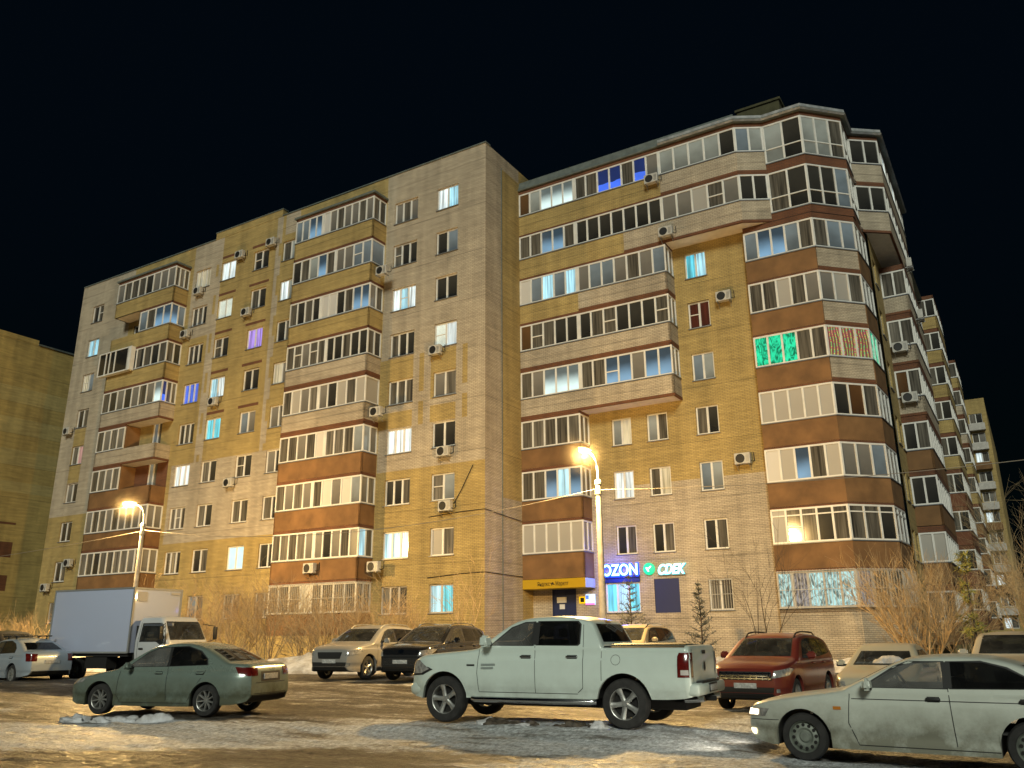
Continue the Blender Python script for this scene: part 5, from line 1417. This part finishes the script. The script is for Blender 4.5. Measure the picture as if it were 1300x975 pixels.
# rear step bumper, exhausts, hitch
b_ = pk.block('rear_bumper', 5.46, 5.76, -.97, .97, .56, .76, pk.paint, .05)
pk.block('step_pad', 5.60, 5.74, -.62, .62, .755, .785, M['trim'], .01, b_)
pk.block('plate_well', 5.745, 5.772, -.28, .28, .60, .75, M['trim'], .01, b_)
pk.block('number_plate', 5.766, 5.78, -.24, .24, .62, .72, M['plate'], .004, b_)
for sd in (1, -1):
    mb = MB(); mb.tube([(pk.xm - 5.4, sd * .60, .48), (pk.xm - 5.74, sd * .60, .50)], .05, 10); mb.build('exhaust_pipe', [M['chrome']], pk.root, True)
pk.block('tow_hitch', 5.4, 5.8, -.05, .05, .44, .52, M['under'], .01)
for sd in (1, -1):
    mb = MB(); y_ = sd * .99; mb.tube([(pk.xm - 1.42, y_ * .95, .44), (pk.xm - 1.5, y_, .43), (pk.xm - 3.82, y_, .43), (pk.xm - 3.88, y_ * .95, .44)], .055, 10); mb.build('running_board', [M['chrome']], pk.root, True)
pk.block('front_bumper', -.04, .32, -.90, .90, .46, .72, pk.paint, .10)
pk.block('frame_rail', .9, 5.4, -.5, .5, .30, .46, M['under'], .02)
pk.part('brake_lamp', 'rear', [[(-.14, 1.79), (.14, 1.79), (.14, 1.825), (-.14, 1.825)]], M['red'], off=.012)
pk.wheels(.415, .27, 'spoke5', rimr=.275)

def suv(label, x, y, ang, pm, sp=SUV, grille=None, rails=None, wheel='spoke5', fogs=True, lower=M['trim'], z=None, headmat=None, extra=True):
    c = Car(sp, 'suv_car', label, 'car', (x, y, H(x, y) if z is None else z), R(ang), pm)
    glasshouse(c, [(1.62, 1.16), (2.05, 1.48), (2.25, 1.55), (2.56, 1.58), (2.58, 1.17)], [(2.66, 1.17), (2.64, 1.585), (3.35, 1.57), (3.46, 1.19)],
        [(3.54, 1.20), (3.44, 1.565), (3.85, 1.53), (4.12, 1.42), (4.16, 1.25)], [(-.70, 1.20), (.70, 1.20), (.57, 1.59), (-.57, 1.59)], [(-.62, 1.18), (.62, 1.18), (.52, 1.52), (-.52, 1.52)])
    seams(c, [[(1.42, 1.08), (1.38, .5), (1.48, .34)], [(2.62, 1.15), (2.63, .36)], [(3.55, 1.15), (3.4, .8), (3.2, .5), (3.15, .36)], [(1.48, .34), (3.15, .34)]])
    lamps(c, [(-.24, .74), (.24, .80), (.46, .93), (.30, .96), (-.16, .90)], [(-.2, .95), (.2, .95), (.22, 1.25), (-.1, 1.28)], headmat)
    c.part('grille', 'front', [grille or [(-.42, .66), (.42, .66), (.48, .86), (-.48, .86)]], M['trim'], off=.010)
    c.part('lower_intake', 'front', [[(-.62, .38), (.62, .38), (.66, .55), (-.66, .55)]], lower, off=.008)
    if fogs: c.part('fog_lamp', 'fc', [[(-.16, .44), (-.06, .44), (-.06, .52), (-.16, .52)]], M['lampg'], (1, -1), .012, step=.05)
    c.part('sill_cladding', 'side', [[(1.42, .25), (3.14, .25), (3.14, .36), (1.42, .36)]], M['trim'], (1, -1), .008)
    for u in (2.42, 3.35): c.handle(u, 1.02); c.handle(u, 1.02, -1)
    c.mirror(1.74, 1.14, big=1.1); c.plate('front', .58); c.wheels(sp['zc'], .23, wheel)
    if rails: c.rails(2.0, 3.95, .60, rails)
    return c
sf = suv('silver SUV with dark grille parked nose-out left of the black SUV', -5.05, 30.2, 246, paint('silver_paint', (.34, .33, .31), .3, .3, .7, (.11, .09, .07)), rails=M['rim'])  # silver darkened to put the weaker far light into the paint
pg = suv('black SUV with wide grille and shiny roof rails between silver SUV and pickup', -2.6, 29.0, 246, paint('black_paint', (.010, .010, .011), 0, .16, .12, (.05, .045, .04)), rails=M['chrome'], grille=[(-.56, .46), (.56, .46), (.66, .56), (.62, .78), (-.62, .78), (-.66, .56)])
mb = MB()
for k in range(7): pg.patch(mb, 'front', [(-.6 , .50 + k * .04), (.6, .50 + k * .04), (.6, .507 + k * .04), (-.6, .507 + k * .04)], 1, .016)
mb.build('grille_bars', [M['chrome']], pg.root)
pg.part('emblem', 'front', [[(-.08, .83), (.08, .83), (.1, .92), (0, .95), (-.1, .92)]], M['chrome'], off=.012, step=.1)
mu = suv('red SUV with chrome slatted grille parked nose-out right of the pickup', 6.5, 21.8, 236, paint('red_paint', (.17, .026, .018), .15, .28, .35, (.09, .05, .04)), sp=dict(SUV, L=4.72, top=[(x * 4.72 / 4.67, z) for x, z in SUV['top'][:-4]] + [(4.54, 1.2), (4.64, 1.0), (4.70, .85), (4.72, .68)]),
         grille=[(-.62, .70), (.62, .70), (.60, .88), (-.60, .88)], lower=M['trim'], rails=M['trim'])
mb = MB()
for k in range(3): mu.patch(mb, 'front', [(-.6, .72 + k * .055), (.6, .72 + k * .055), (.6, .745 + k * .055), (-.6, .745 + k * .055)], 1, .018)
for k in range(9): mu.patch(mb, 'front', [(-.58 + k * .14, .705), (-.56 + k * .14, .705), (-.56 + k * .14, .87), (-.58 + k * .14, .87)], 1, .017)
mb.build('grille_bars', [M['chrome']], mu.root)
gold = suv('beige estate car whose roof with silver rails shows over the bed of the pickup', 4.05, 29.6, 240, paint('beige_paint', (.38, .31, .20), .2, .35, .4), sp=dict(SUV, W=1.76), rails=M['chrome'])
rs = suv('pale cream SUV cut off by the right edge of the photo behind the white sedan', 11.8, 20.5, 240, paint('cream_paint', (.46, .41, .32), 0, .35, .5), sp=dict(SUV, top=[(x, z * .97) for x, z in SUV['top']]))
dk = suv('dark car at the far left edge behind the silver sedan', -21.9, 37.6, 330, paint('dark_grey_paint', (.03, .03, .032), .2, .3, .3))
# snow-covered hatchback behind the white sedan
sn = Car(dict(OLD, top=[(x, z * 1.06) for x, z in OLD['top']]), 'sedan_car', 'cream sedan with snow on its windscreen between the red SUV and the white sedan', 'car', at(8.72, 20.35), R(238), paint('cream_sedan_paint', (.44, .40, .30), 0, .35, .5))
glasshouse(sn, [(1.58, .95), (2.0, 1.19), (2.14, 1.235), (2.52, 1.26), (2.54, .955)], [(2.64, .955), (2.62, 1.26), (3.0, 1.25), (3.22, 1.19), (3.5, 1.05), (3.55, .97)],
    None, [(-.60, .97), (.60, .97), (.49, 1.25), (-.49, 1.25)], [(-.56, 1.03), (.56, 1.03), (.46, 1.22), (-.46, 1.22)])
lamps(sn, [(-.20, .53), (.20, .56), (.26, .66), (-.16, .66)], [(-.2, .68), (.2, .68), (.22, .86), (-.2, .86)])
sn.part('grille', 'front', [[(-.38, .53), (.38, .53), (.36, .62), (-.36, .62)]], M['trim'], off=.006)
sn.mirror(1.66, .92); sn.plate('front', .40); sn.wheels(.30, .19, 'steel', 'steelrim')
def snow_patch(c, view, poly, thick, label, name='snow_patch'):
    mb = MB(); c.patch(mb, view, poly, 1, .012, 0, .06)
    o = mb.build(name, [M['snow']], None, True)
    mw = Matrix.Translation(c.root.location) @ Matrix.Rotation(c.root.rotation_euler.z, 4, 'Z')
    dr = mw.to_3x3() @ Vector((.3, 0, 1)).normalized()
    bm = bmesh.new(); bm.from_mesh(o.data)
    bm.transform(mw)
    bnd = {v for e in bm.edges if e.is_boundary for v in e.verts}
    for v in bm.verts:
        if v not in bnd: v.co += dr * thick * (.7 + .6 * noise.noise(v.co * 5))
    bm.to_mesh(o.data); bm.free()
    tag(o, label, 'snow')
snow_patch(sn, 'front', [(.46, .985), (.40, 1.09), (.2, 1.16), (-.02, 1.15), (-.12, 1.06), (-.3, 1.02), (-.55, 1.03), (-.58, .985)], .05, 'crust of snow lying on the lower windscreen of the cream sedan')
# silver-blue saloon at the left edge
lg = Car(dict(SEDAN, W=1.74, top=[(x, z * 1.02) for x, z in SEDAN['top']]), 'sedan_car', 'silver-blue sedan with a roof bar at the left edge beside the box truck', 'car', (-18.0, 31.6, .2), R(146), paint('silver_blue_paint', (.36, .42, .48), .3, .35, .35))
glasshouse(lg, [(1.62, 1.0), (2.02, 1.28), (2.22, 1.36), (2.52, 1.40), (2.60, 1.0)], [(2.68, 1.0), (2.60, 1.40), (3.0, 1.395), (3.3, 1.31), (3.52, 1.17), (3.56, 1.03)],
    None, [(-.60, 1.04), (.60, 1.04), (.50, 1.35), (-.50, 1.35)], [(-.58, 1.12), (.58, 1.12), (.47, 1.35), (-.47, 1.35)])
lamps(lg, [(-.12, .58), (.30, .66), (.42, .75), (.20, .75), (-.1, .69)], [(-.24, .74), (.10, .74), (.16, 1.0), (-.22, .98)])
seams(lg, [[(1.42, .9), (1.38, .4), (1.5, .26)], [(2.64, .98), (2.66, .3)], [(3.62, .98), (3.5, .75), (3.3, .5), (3.2, .3)]])
for u in (2.42, 3.45): lg.handle(u, .86)
lg.mirror(1.72, .95); lg.plate('rear', .72); lg.wheels(.315, .2, 'spoke10')
for u in (2.45, 3.0):
    mb = MB(); mb.bbox(lg.xm - u - .03, lg.xm - u + .03, -.72, .72, 1.56, 1.60, .01); mb.bbox(lg.xm - u - .02, lg.xm - u + .02, -.55, -.51, 1.45, 1.56, .005); mb.bbox(lg.xm - u - .02, lg.xm - u + .02, .51, .55, 1.45, 1.56, .005); mb.build('roof_bar', [M['trim']], lg.root)

# ------------------------------------------------------------------ box truck
tr = empty('box_truck', (-14.0, 31.8, .2), R(-26), 'white cab-over box truck with a tall pale cargo body parked left of centre', 'truck')
TP = paint('truck_white', (.52, .53, .54), 0, .45, .35, (.2, .18, .15), 1.2)
BX = paint('cargo_box_white', (.42, .46, .60), 0, .5, .25, (.3, .28, .26), 1.3)  # bluish light on the box put into its white
mb = MB(); mb.bbox(-3.15, 1.05, -1.08, 1.08, .98, 3.2, .03); bx_ = mb.build('cargo_box', [BX], tr, True, 40)
mb = MB()
for y_ in (-1.085, 1.085):
    for x_ in (-3.15, 1.05): mb.box(x_ - .03, x_ + .03, y_ - .012, y_ + .012, .98, 3.225)
    for z_ in (1.0, 3.2): mb.box(-3.15, 1.05, y_ - .013, y_ + .013, z_ - .03, z_ + .03)
for y_ in (-1.05, 1.05): mb.box(1.04, 1.065, y_ - .03, y_ + .03, .98, 3.22)
mb.box(1.04, 1.067, -1.05, 1.05, 3.16, 3.225)
mb.build('corner_trim', [simple('alu_trim', (.35, .35, .34), .4, metal=.4)], bx_)
mb = MB(); mb.bbox(1.052, 1.075, -.92, -.52, 2.75, 3.08, .005); mb.bbox(1.052, 1.08, .55, .98, 3.02, 3.1, .005); mb.build('hatch', [simple('hatch_paint', (.42, .40, .38), .5)], bx_)
# cab: lofted cross-sections along z
mb = MB()
sec = [(.50, 1.30, 2.62, .86), (.72, 1.22, 2.78, .92), (1.0, 1.20, 2.82, .94), (1.35, 1.20, 2.78, .94), (1.42, 1.2, 2.75, .935), (2.02, 1.22, 2.42, .84), (2.16, 1.28, 2.30, .78), (2.20, 1.42, 2.1, .66)]
ring = []
for z, x0, x1, hw in sec:
    r_ = .16; pts = []
    for cx, cy, a0 in ((x1 - r_, hw - r_, 0), (x0 + r_ * .3, hw - r_ * .3, 90), (x0 + r_ * .3, -hw + r_ * .3, 180), (x1 - r_, -hw + r_, 270)):
        rr_ = r_ if cx > 1.9 else r_ * .3
        for k in range(5):
            a_ = R(a0 + 90 * k / 4); pts.append((cx + rr_ * math.cos(a_), cy + rr_ * math.sin(a_), z))
    ring.append(pts)
for k in range(len(ring) - 1):
    for j in range(20): mb.face([ring[k][j], ring[k][(j + 1) % 20], ring[k + 1][(j + 1) % 20], ring[k + 1][j]])
mb.face(ring[0][::-1]); mb.face(ring[-1])
cab = mb.build('cab', [TP], tr, True, 45)
cbvh = BVHTree.FromPolygons([v.co[:] for v in cab.data.vertices], [p.vertices[:] for p in cab.data.polygons])
class _C: pass
tk = Car.__new__(Car); tk.bvh = cbvh; tk.root = tr; tk.xm = 0; tk.L = -2.; tk.W = 1.9; tk.paint = TP
wsp = [(-.77, 1.42), (.77, 1.42), (.70, 2.02), (-.70, 2.02)]; swp = [(-2.60, 1.39), (-1.47, 1.39), (-1.47, 1.94), (-2.40, 1.94)]
t_ = tk.part('windscreen_trim', 'front', [grow(wsp, .035)], M['trim'], off=.006, step=.12); cut(t_, tk, 'front', wsp); cut(cab, tk, 'front', wsp)
tk.part('windscreen', 'front', [grow(wsp, .01)], M['screen'], off=.012, step=.12)
for sd in (1, -1):
    t_ = tk.part('side_window_trim', 'side', [[(-2.70, 1.36), (-2.46, 1.24), (-2.25, 1.35), (-1.42, 1.35), (-1.42, 1.98), (-2.42, 1.98)]], M['trim'], (sd,), .006, step=.12)
    cut(t_, tk, 'side', swp, sd); cut(cab, tk, 'side', swp, sd)
    tk.part('side_window', 'side', [grow(swp, .01)], M['screen'], (sd,), .012, step=.12)
tk.xm = 2.0; tk.W = 1.75; cabin(tk, .45, .45, 1.38, -.48, .45); tk.xm = 0; tk.W = 1.9
mb = MB()
for sd in (1, -1):
    for p in ([(-1.36, 2.0), (-1.36, .75)], [(-2.56, 1.22), (-2.5, .8)]): tk.line(mb, 'side', p, sd, .012)
mb.build('door_seam', [M['trim']], tr)
for sd in (1, -1):
    h_ = tk.hit('side', -1.55, 1.12, sd); y0, y1 = sorted((h_.y + sd * .01, h_.y + sd * .04)); q = MB(); q.bbox(1.45, 1.65, y0, y1, 1.09, 1.15, .01); q.build('door_handle', [M['trim']], tr)
    q = MB(); y0, y1 = sorted((sd * 1.16, sd * 1.32)); q.bbox(2.72, 2.80, y0, y1, 1.42, 1.86, .025); mo = q.build('mirror', [M['trim']], tr, True)
    q = MB(); q.tube([(2.5, sd * .86, 1.95), (2.78, sd * 1.2, 1.88), (2.78, sd * 1.22, 1.42), (2.6, sd * .92, 1.3)], .014, 6); q.build('arm', [M['trim']], mo)
tk.part('headlight', 'front', [[(-.82, .72), (-.5, .72), (-.5, .90), (-.82, .90)], [(.5, .72), (.82, .72), (.82, .90), (.5, .90)]], M['lampg'], off=.014)
tk.part('grille', 'front', [[(-.45, .92), (.45, .92), (.45, 1.06), (-.45, 1.06)]], M['trim'], off=.012)
q = MB(); q.bbox(2.62, 2.86, -.93, .93, .42, .66, .04); q.build('bumper', [TP], tr, True)
mb = MB(); mb.box(-3.1, 1.9, -.42, -.30, .62, .80); mb.box(-3.1, 1.9, .30, .42, .62, .80); mb.box(-3.1, 1.0, -1.0, 1.0, .86, .975); mb.box(-1.2, -.1, -.95, -.5, .45, .85); mb.box(-1.2, -.1, .5, .95, .45, .85); mb.box(1.0, 1.25, -.8, .8, .6, 1.9); mb.box(-3.2, -3.1, -.95, .95, .5, .68); mb.build('chassis', [M['under']], tr)
tw = MB(); tw.lathe([(.2, -.11), (.33, -.11), (.385, -.08), (.39, -.05), (.39, .05), (.385, .08), (.33, .11), (.2, .11)], 32)
first = None
for x_, y_ in ((2.05, .78), (2.05, -.78), (-1.75, .80), (-1.75, -.80)):
    if first is None:
        first = w_ = tw.build('wheel', [M['tyre']], tr, True, 35)
        q = MB(); q.lathe([(.21, .09), (.17, .03), (.12, .05), (.1, .1), (0, .1)], 24); q.build('rim', [M['steelrim']], w_, True)
    else:
        w_ = first.copy(); col.objects.link(w_); w_.parent = tr
        for ch in first.children: c_ = ch.copy(); col.objects.link(c_); c_.parent = w_
    w_.location = (x_, y_, .39); w_.rotation_euler = (0, 0, 0 if y_ > 0 else math.pi)

# ------------------------------------------------------------------ vegetation
BARK = simple('twig_bark', (.48, .34, .18), .9, var=.4, vscale=5)
BARKD = simple('dark_bark', (.07, .05, .035), .9, var=.4, vscale=5)
def branch(mb, rg, p, d, length, rad, depth, spread=.55, up=.12, nchild=3, seg=4, wob=.18):
    pts = [p]; rr = [rad]; dd = d.copy()
    for k in range(seg):
        dd = (dd + Vector((rg.uniform(-wob, wob), rg.uniform(-wob, wob), rg.uniform(-wob * .6, wob * .6) + up * .3))).normalized()
        pts.append(pts[-1] + dd * length / seg); rr.append(rad * (1 - .62 * (k + 1) / seg))
    mb.tube(pts, rr, 4 if rad > .012 else 3, cap=False)
    if depth == 0: return
    for k in range(nchild):
        t = rg.uniform(.25, 1.0); i = min(int(t * seg), seg - 1); q = pts[i].lerp(pts[i + 1], t * seg - i)
        ax = Vector((rg.gauss(0, 1), rg.gauss(0, 1), rg.gauss(0, .6) + up)).normalized()
        nd = (dd + ax * spread * rg.uniform(.7, 1.4)).normalized()
        branch(mb, rg, q, nd, length * rg.uniform(.42, .75), max(rr[i] * .62, .0058), depth - 1, spread, up, nchild, max(2, seg - 1), wob)
def bush(x, y, h, w, seed, label, stems=9, depth=3, nchild=3, rad=.02, mat=None, name='bare_bush', cat='bush', group='bare bushes along the building', spread=.6):
    rg = random.Random(seed)
    root = empty(name, (x, y, H(x, y) if y < 60 else .33), 0, label, cat, group)
    mb = MB()
    for k in range(stems):
        a_ = 2 * math.pi * (k + rg.random()) / stems; tilt = rg.uniform(.1, 1) * w / h
        d = Vector((math.cos(a_) * tilt, math.sin(a_) * tilt, 1)).normalized()
        branch(mb, rg, Vector((math.cos(a_) * rg.uniform(0, .15) * w, math.sin(a_) * rg.uniform(0, .15) * w, -.1)), d, h * rg.uniform(.55, .8), rad * rg.uniform(.7, 1.2), depth, spread, .1, nchild)
    mb.build('twigs', [mat or BARK], root)
    return root
# hedge of bare bushes before the left wing
for k, (x, y, h, w) in enumerate([(-14.6, 40.3, 3.0, 2.0), (-12.6, 39.2, 3.6, 2.2), (-10.9, 38.5, 3.2, 2.0), (-9.3, 38.6, 2.9, 2.0), (-8.0, 37.2, 2.9, 2.0), (-6.4, 37.0, 3.0, 2.0), (-4.9, 37.4, 2.6, 1.6)]):
    bush(x, y, h, w, 20 + k, ['tall bare bush just right of the box truck cab', 'tallest bare bush of the hedge right of the truck', 'wide bare bush in the middle of the hedge', 'bare bush under the barred ground floor balcony, left part',
        'dark-stemmed bare bush left of the silver SUV', 'bare bush behind the silver SUV', 'low bare bush behind the black SUV, end of the hedge'][k], stems=17, depth=3, nchild=4, rad=.026)
bush(-2.2, 38.4, 4.4, 1.3, 41, 'slender bare sapling against the pale corner of the left wing', stems=5, depth=3, nchild=3, rad=.025, name='bare_sapling', cat='sapling', group=None)
bush(10.4, 36.4, 4.6, 1.8, 42, 'slender bare sapling behind the red SUV against yellow brick', stems=4, depth=3, nchild=3, rad=.03, mat=BARKD, name='bare_sapling', cat='sapling', group=None)
bush(15.3, 32.3, 3.9, 3.6, 43, 'big spreading bare bush glowing orange in front of the corner bay', stems=30, depth=3, nchild=4, rad=.04, group=None, spread=.5)
bush(17.9, 34.5, 3.2, 2.6, 44, 'bare bush right of the big spreading one, below the side wing', stems=12, depth=3, nchild=4, rad=.03, group=None)
bush(22.5, 37.0, 4.6, 3.0, 45, 'tall bare bush at the right edge of the photo behind the cream SUV', stems=14, depth=3, nchild=4, rad=.035, group=None)
bush(31.5, 50.0, 8.5, 3.6, 46, 'tall orange-lit bare tree at the far right edge', stems=8, depth=3, nchild=5, rad=.07, name='bare_tree', cat='tree', group=None)
for k, (x, y) in enumerate([(-26, 44.0), (-23.8, 43.0), (-28.5, 47)]):
    bush(x, y, 2.4, 2.0, 50 + k, ['orange-lit bare shrub above the silver-blue sedan', 'orange-lit bare shrub left of the truck box', 'bare shrub at the far left below the blank end wall'][k], stems=14, depth=2, nchild=5, rad=.016, group='shrubs at the far left')
bush(-16.9, 41.5, 3.4, 1.4, 60, 'bare bush half hidden behind the truck cab', stems=6, depth=3, nchild=4, rad=.02)

NEED = simple('needles_frosty', (.10, .105, .09), .8, var=.5, vscale=3)
NEEDY = simple('needles_yellow_lit', (.34, .31, .07), .8, var=.4, vscale=3)  # yellow lamp light put into the needle colour
def conifer(x, y, h, w, seed, label, mat, clumps=False, name='young_spruce', bare=.12):
    rg = random.Random(seed)
    root = empty(name, (x, y, H(x, y)), 0, label, 'conifer')
    tm = MB(); tm.tube([(0, 0, -.1), (.03, 0, h * .5), (0, .02, h)], [.05, .035, .008], 6); 
    nm = MB(); z = h * bare
    while z < h * .98:
        f_ = 1 - (z / h)
        n = rg.randint(4, 6)
        for k in range(n):
            a_ = rg.uniform(0, 2 * math.pi); L_ = w * (f_ * .95 + .08) * rg.uniform(.65, 1.1)
            if clumps: L_ = w * rg.uniform(.35, .8) * (f_ * .8 + .3)
            d = Vector((math.cos(a_), math.sin(a_), rg.uniform(.15, .5)))
            pts = [Vector((0, 0, z)), Vector((0, 0, z)) + d * L_ * .5, Vector((0, 0, z)) + d * L_ + Vector((0, 0, L_ * .12))]
            tm.tube(pts, [.012, .008, .003], 3, cap=False)
            m_ = int(26 * (L_ / w + .35))
            for q in range(m_):
                t = rg.uniform(.15 if not clumps else .4, 1.0); p = pts[0].lerp(pts[2], t)
                nd = Vector((rg.gauss(0, 1), rg.gauss(0, 1), rg.gauss(.15, .8))).normalized()
                l = rg.uniform(.09, .2) * (1.25 if clumps else 1); s_ = nd.cross(Vector((rg.gauss(0, 1), rg.gauss(0, 1), rg.gauss(0, 1)))).normalized() * .014
                nm.face([p - s_, p + nd * l - s_ * .2, p + nd * l + s_ * .2, p + s_])
        z += h * rg.uniform(.05, .075) if not clumps else h * rg.choice([.05, .05, .12])
    tm.build('trunk', [BARKD], root); nm.build('needles', [mat], root)
conifer(5.05, 37.2, 3.9, 1.35, 1, 'young spruce silhouetted against the cyan shop window', NEED)
conifer(8.2, 37.8, 3.7, 1.0, 2, 'young spruce before the brick wall under the navy board', NEED)
conifer(16.1, 30.2, 4.1, .85, 3, 'young yellow-lit pine left of the cream SUV roof', NEEDY, True, 'young_pine', .28)

# ------------------------------------------------------------------ snow banks and lumps
def bank(pts, hgt, wd, label, seed):
    mb = MB(); rows = []
    pts = [Vector(p) for p in pts]; n = len(pts)
    fine_ = []
    for k in range(n - 1):
        m_ = max(2, int((pts[k + 1] - pts[k]).length / .35))
        fine_ += [pts[k].lerp(pts[k + 1], i / m_) for i in range(m_)]
    fine_.append(pts[-1])
    for k, p in enumerate(fine_):
        t = (fine_[min(k + 1, len(fine_) - 1)] - fine_[max(k - 1, 0)]).normalized(); nn = Vector((-t.y, t.x))
        row = []
        for j in range(11):
            s_ = (j / 10 - .5) * 2; q = p + nn * s_ * wd
            e_ = min(1, k / 3, (len(fine_) - 1 - k) / 3)
            z = Hd(q.x, q.y) - .06 + e_ * hgt * (1 - s_ * s_) * (1 + .7 * noise.noise(Vector((q.x * .9, q.y * .9, seed))) + .3 * noise.noise(Vector((q.x * 3, q.y * 3, seed))))
            row.append((q.x, q.y, z))
        rows.append(row)
    for a_, b_ in zip(rows, rows[1:]):
        for j in range(10): mb.quad(a_[j], a_[j + 1], b_[j + 1], b_[j])
    o = mb.build('snow_bank', [M['snow']], None, True, 80); tag(o, kind='structure')
bank([(-24, 43), (-17, 39), (-12, 36.4), (-7.5, 35.2), (-2, 34.6), (2, 34.6)], .55, 1.6, '', 1)
bank([(3, 35), (7, 34.5), (11.5, 33.5), (14, 30.5), (18, 29), (26, 27)], .5, 1.4, '', 2)
def lump(x, y, sx_, sy_, sz, seed, label, mat, name='snow_lump', cat='snow lump', group=None, rough=.55):
    bm = bmesh.new(); bmesh.ops.create_icosphere(bm, subdivisions=4 if rough < .58 else 3, radius=1)
    for v in bm.verts:
        n_ = noise.fractal(v.co * 1.6 + Vector((seed * 7.1, 0, 0)), 1, 2, 5)
        v.co *= 1 + rough * n_
        v.co = Vector((v.co.x * sx_, v.co.y * sy_, v.co.z * sz))
    mb = MB(); mb.add_bm(bm); o = mb.build(name, [mat], None, True, 75 if rough < .58 else 30, (x, y, Hd(x, y) - sz * .3))
    tag(o, label, cat, group); return o
for k, (x, y, a_, b_, c_) in enumerate([(-8.75, 17.75, .30, .2, .16), (-8.15, 17.6, .24, .16, .14), (-7.6, 17.4, .3, .2, .15), (-7.0, 17.3, .34, .18, .19)]):
    lump(x, y, a_, b_, c_, k + 1, ['leftmost snow lump under the nose of the grey-green sedan', 'snow lump beside the front wheel of the grey-green sedan, second from the left', 'snow lump below the front door of the grey-green sedan', 'rightmost snow lump, before the rear door of the grey-green sedan'][k], M['snow'], group='snow lumps beside the grey-green sedan')
rg = random.Random(5)
for k in range(16):
    t = k / 15; x = -.55 + 2.1 * t + rg.uniform(-.1, .1); y = 16.5 - 1.0 * t + rg.uniform(-.05, .25)
    s_ = rg.uniform(.06, .17)
    lump(x, y, s_ * 1.5, s_, s_ * .9, 30 + k, 'clod of dirty ice and slush under the white pickup', M['debris'] if k % 5 else M['snow'], 'ice_clod', 'ice clod', 'ice clods under the white pickup', .6)

# ------------------------------------------------------------------ light, sky, camera
SUN_AZ, SUN_EL = R(-98), R(28)     # direction the light comes from: behind the viewer, a little to the left
sd_ = Vector((math.cos(SUN_AZ) * math.cos(SUN_EL), math.sin(SUN_AZ) * math.cos(SUN_EL), math.sin(SUN_EL)))
sl = bpy.data.lights.new('sun', 'SUN'); sl.energy = 1.9; sl.angle = R(14); sl.color = (.95, 1.0, .85)
so_ = bpy.data.objects.new('sun', sl); col.objects.link(so_); so_.rotation_euler = (-sd_).to_track_quat('-Z', 'Y').to_euler()
wd = bpy.data.worlds.new('World'); scene.world = wd; wd.use_nodes = True
nt = wd.node_tree; bg = nt.nodes['Background']
sky = nt.nodes.new('ShaderNodeTexSky'); sky.sky_type = 'NISHITA'; sky.sun_disc = False
sky.sun_elevation = R(-4); sky.sun_rotation = R(180); sky.air_density = 1.2; sky.ozone_density = 4
ad = nt.nodes.new('ShaderNodeMix'); ad.data_type = 'RGBA'; ad.blend_type = 'ADD'; ad.inputs[0].default_value = 1
ad.inputs[7].default_value = (.004, .016, .020, 1)
nt.links.new(sky.outputs[0], ad.inputs[6]); nt.links.new(ad.outputs[2], bg.inputs['Color']); bg.inputs['Strength'].default_value = .12

F_PX, PITCH, ROLL = 1050 / 1300, .2975, -.0076
cp, sp_ = math.cos(PITCH), math.sin(PITCH)
fw = Vector((0, cp, sp_)); up0 = Vector((0, -sp_, cp)); r0 = Vector((1, 0, 0))
rt = r0 * math.cos(ROLL) + up0 * math.sin(ROLL); upv = up0 * math.cos(ROLL) - r0 * math.sin(ROLL)
cam = bpy.data.cameras.new('camera'); co = bpy.data.objects.new('camera', cam); col.objects.link(co)
cam.sensor_width = 36; cam.lens = 36 * F_PX; cam.clip_end = 3000; cam.clip_start = .05
mw = Matrix(((rt.x, upv.x, -fw.x, 0), (rt.y, upv.y, -fw.y, 0), (rt.z, upv.z, -fw.z, 1.6), (0, 0, 0, 1)))
co.matrix_world = mw
scene.camera = co
scene.view_settings.view_transform = 'Standard'; scene.view_settings.look = 'None'; scene.view_settings.exposure = 0
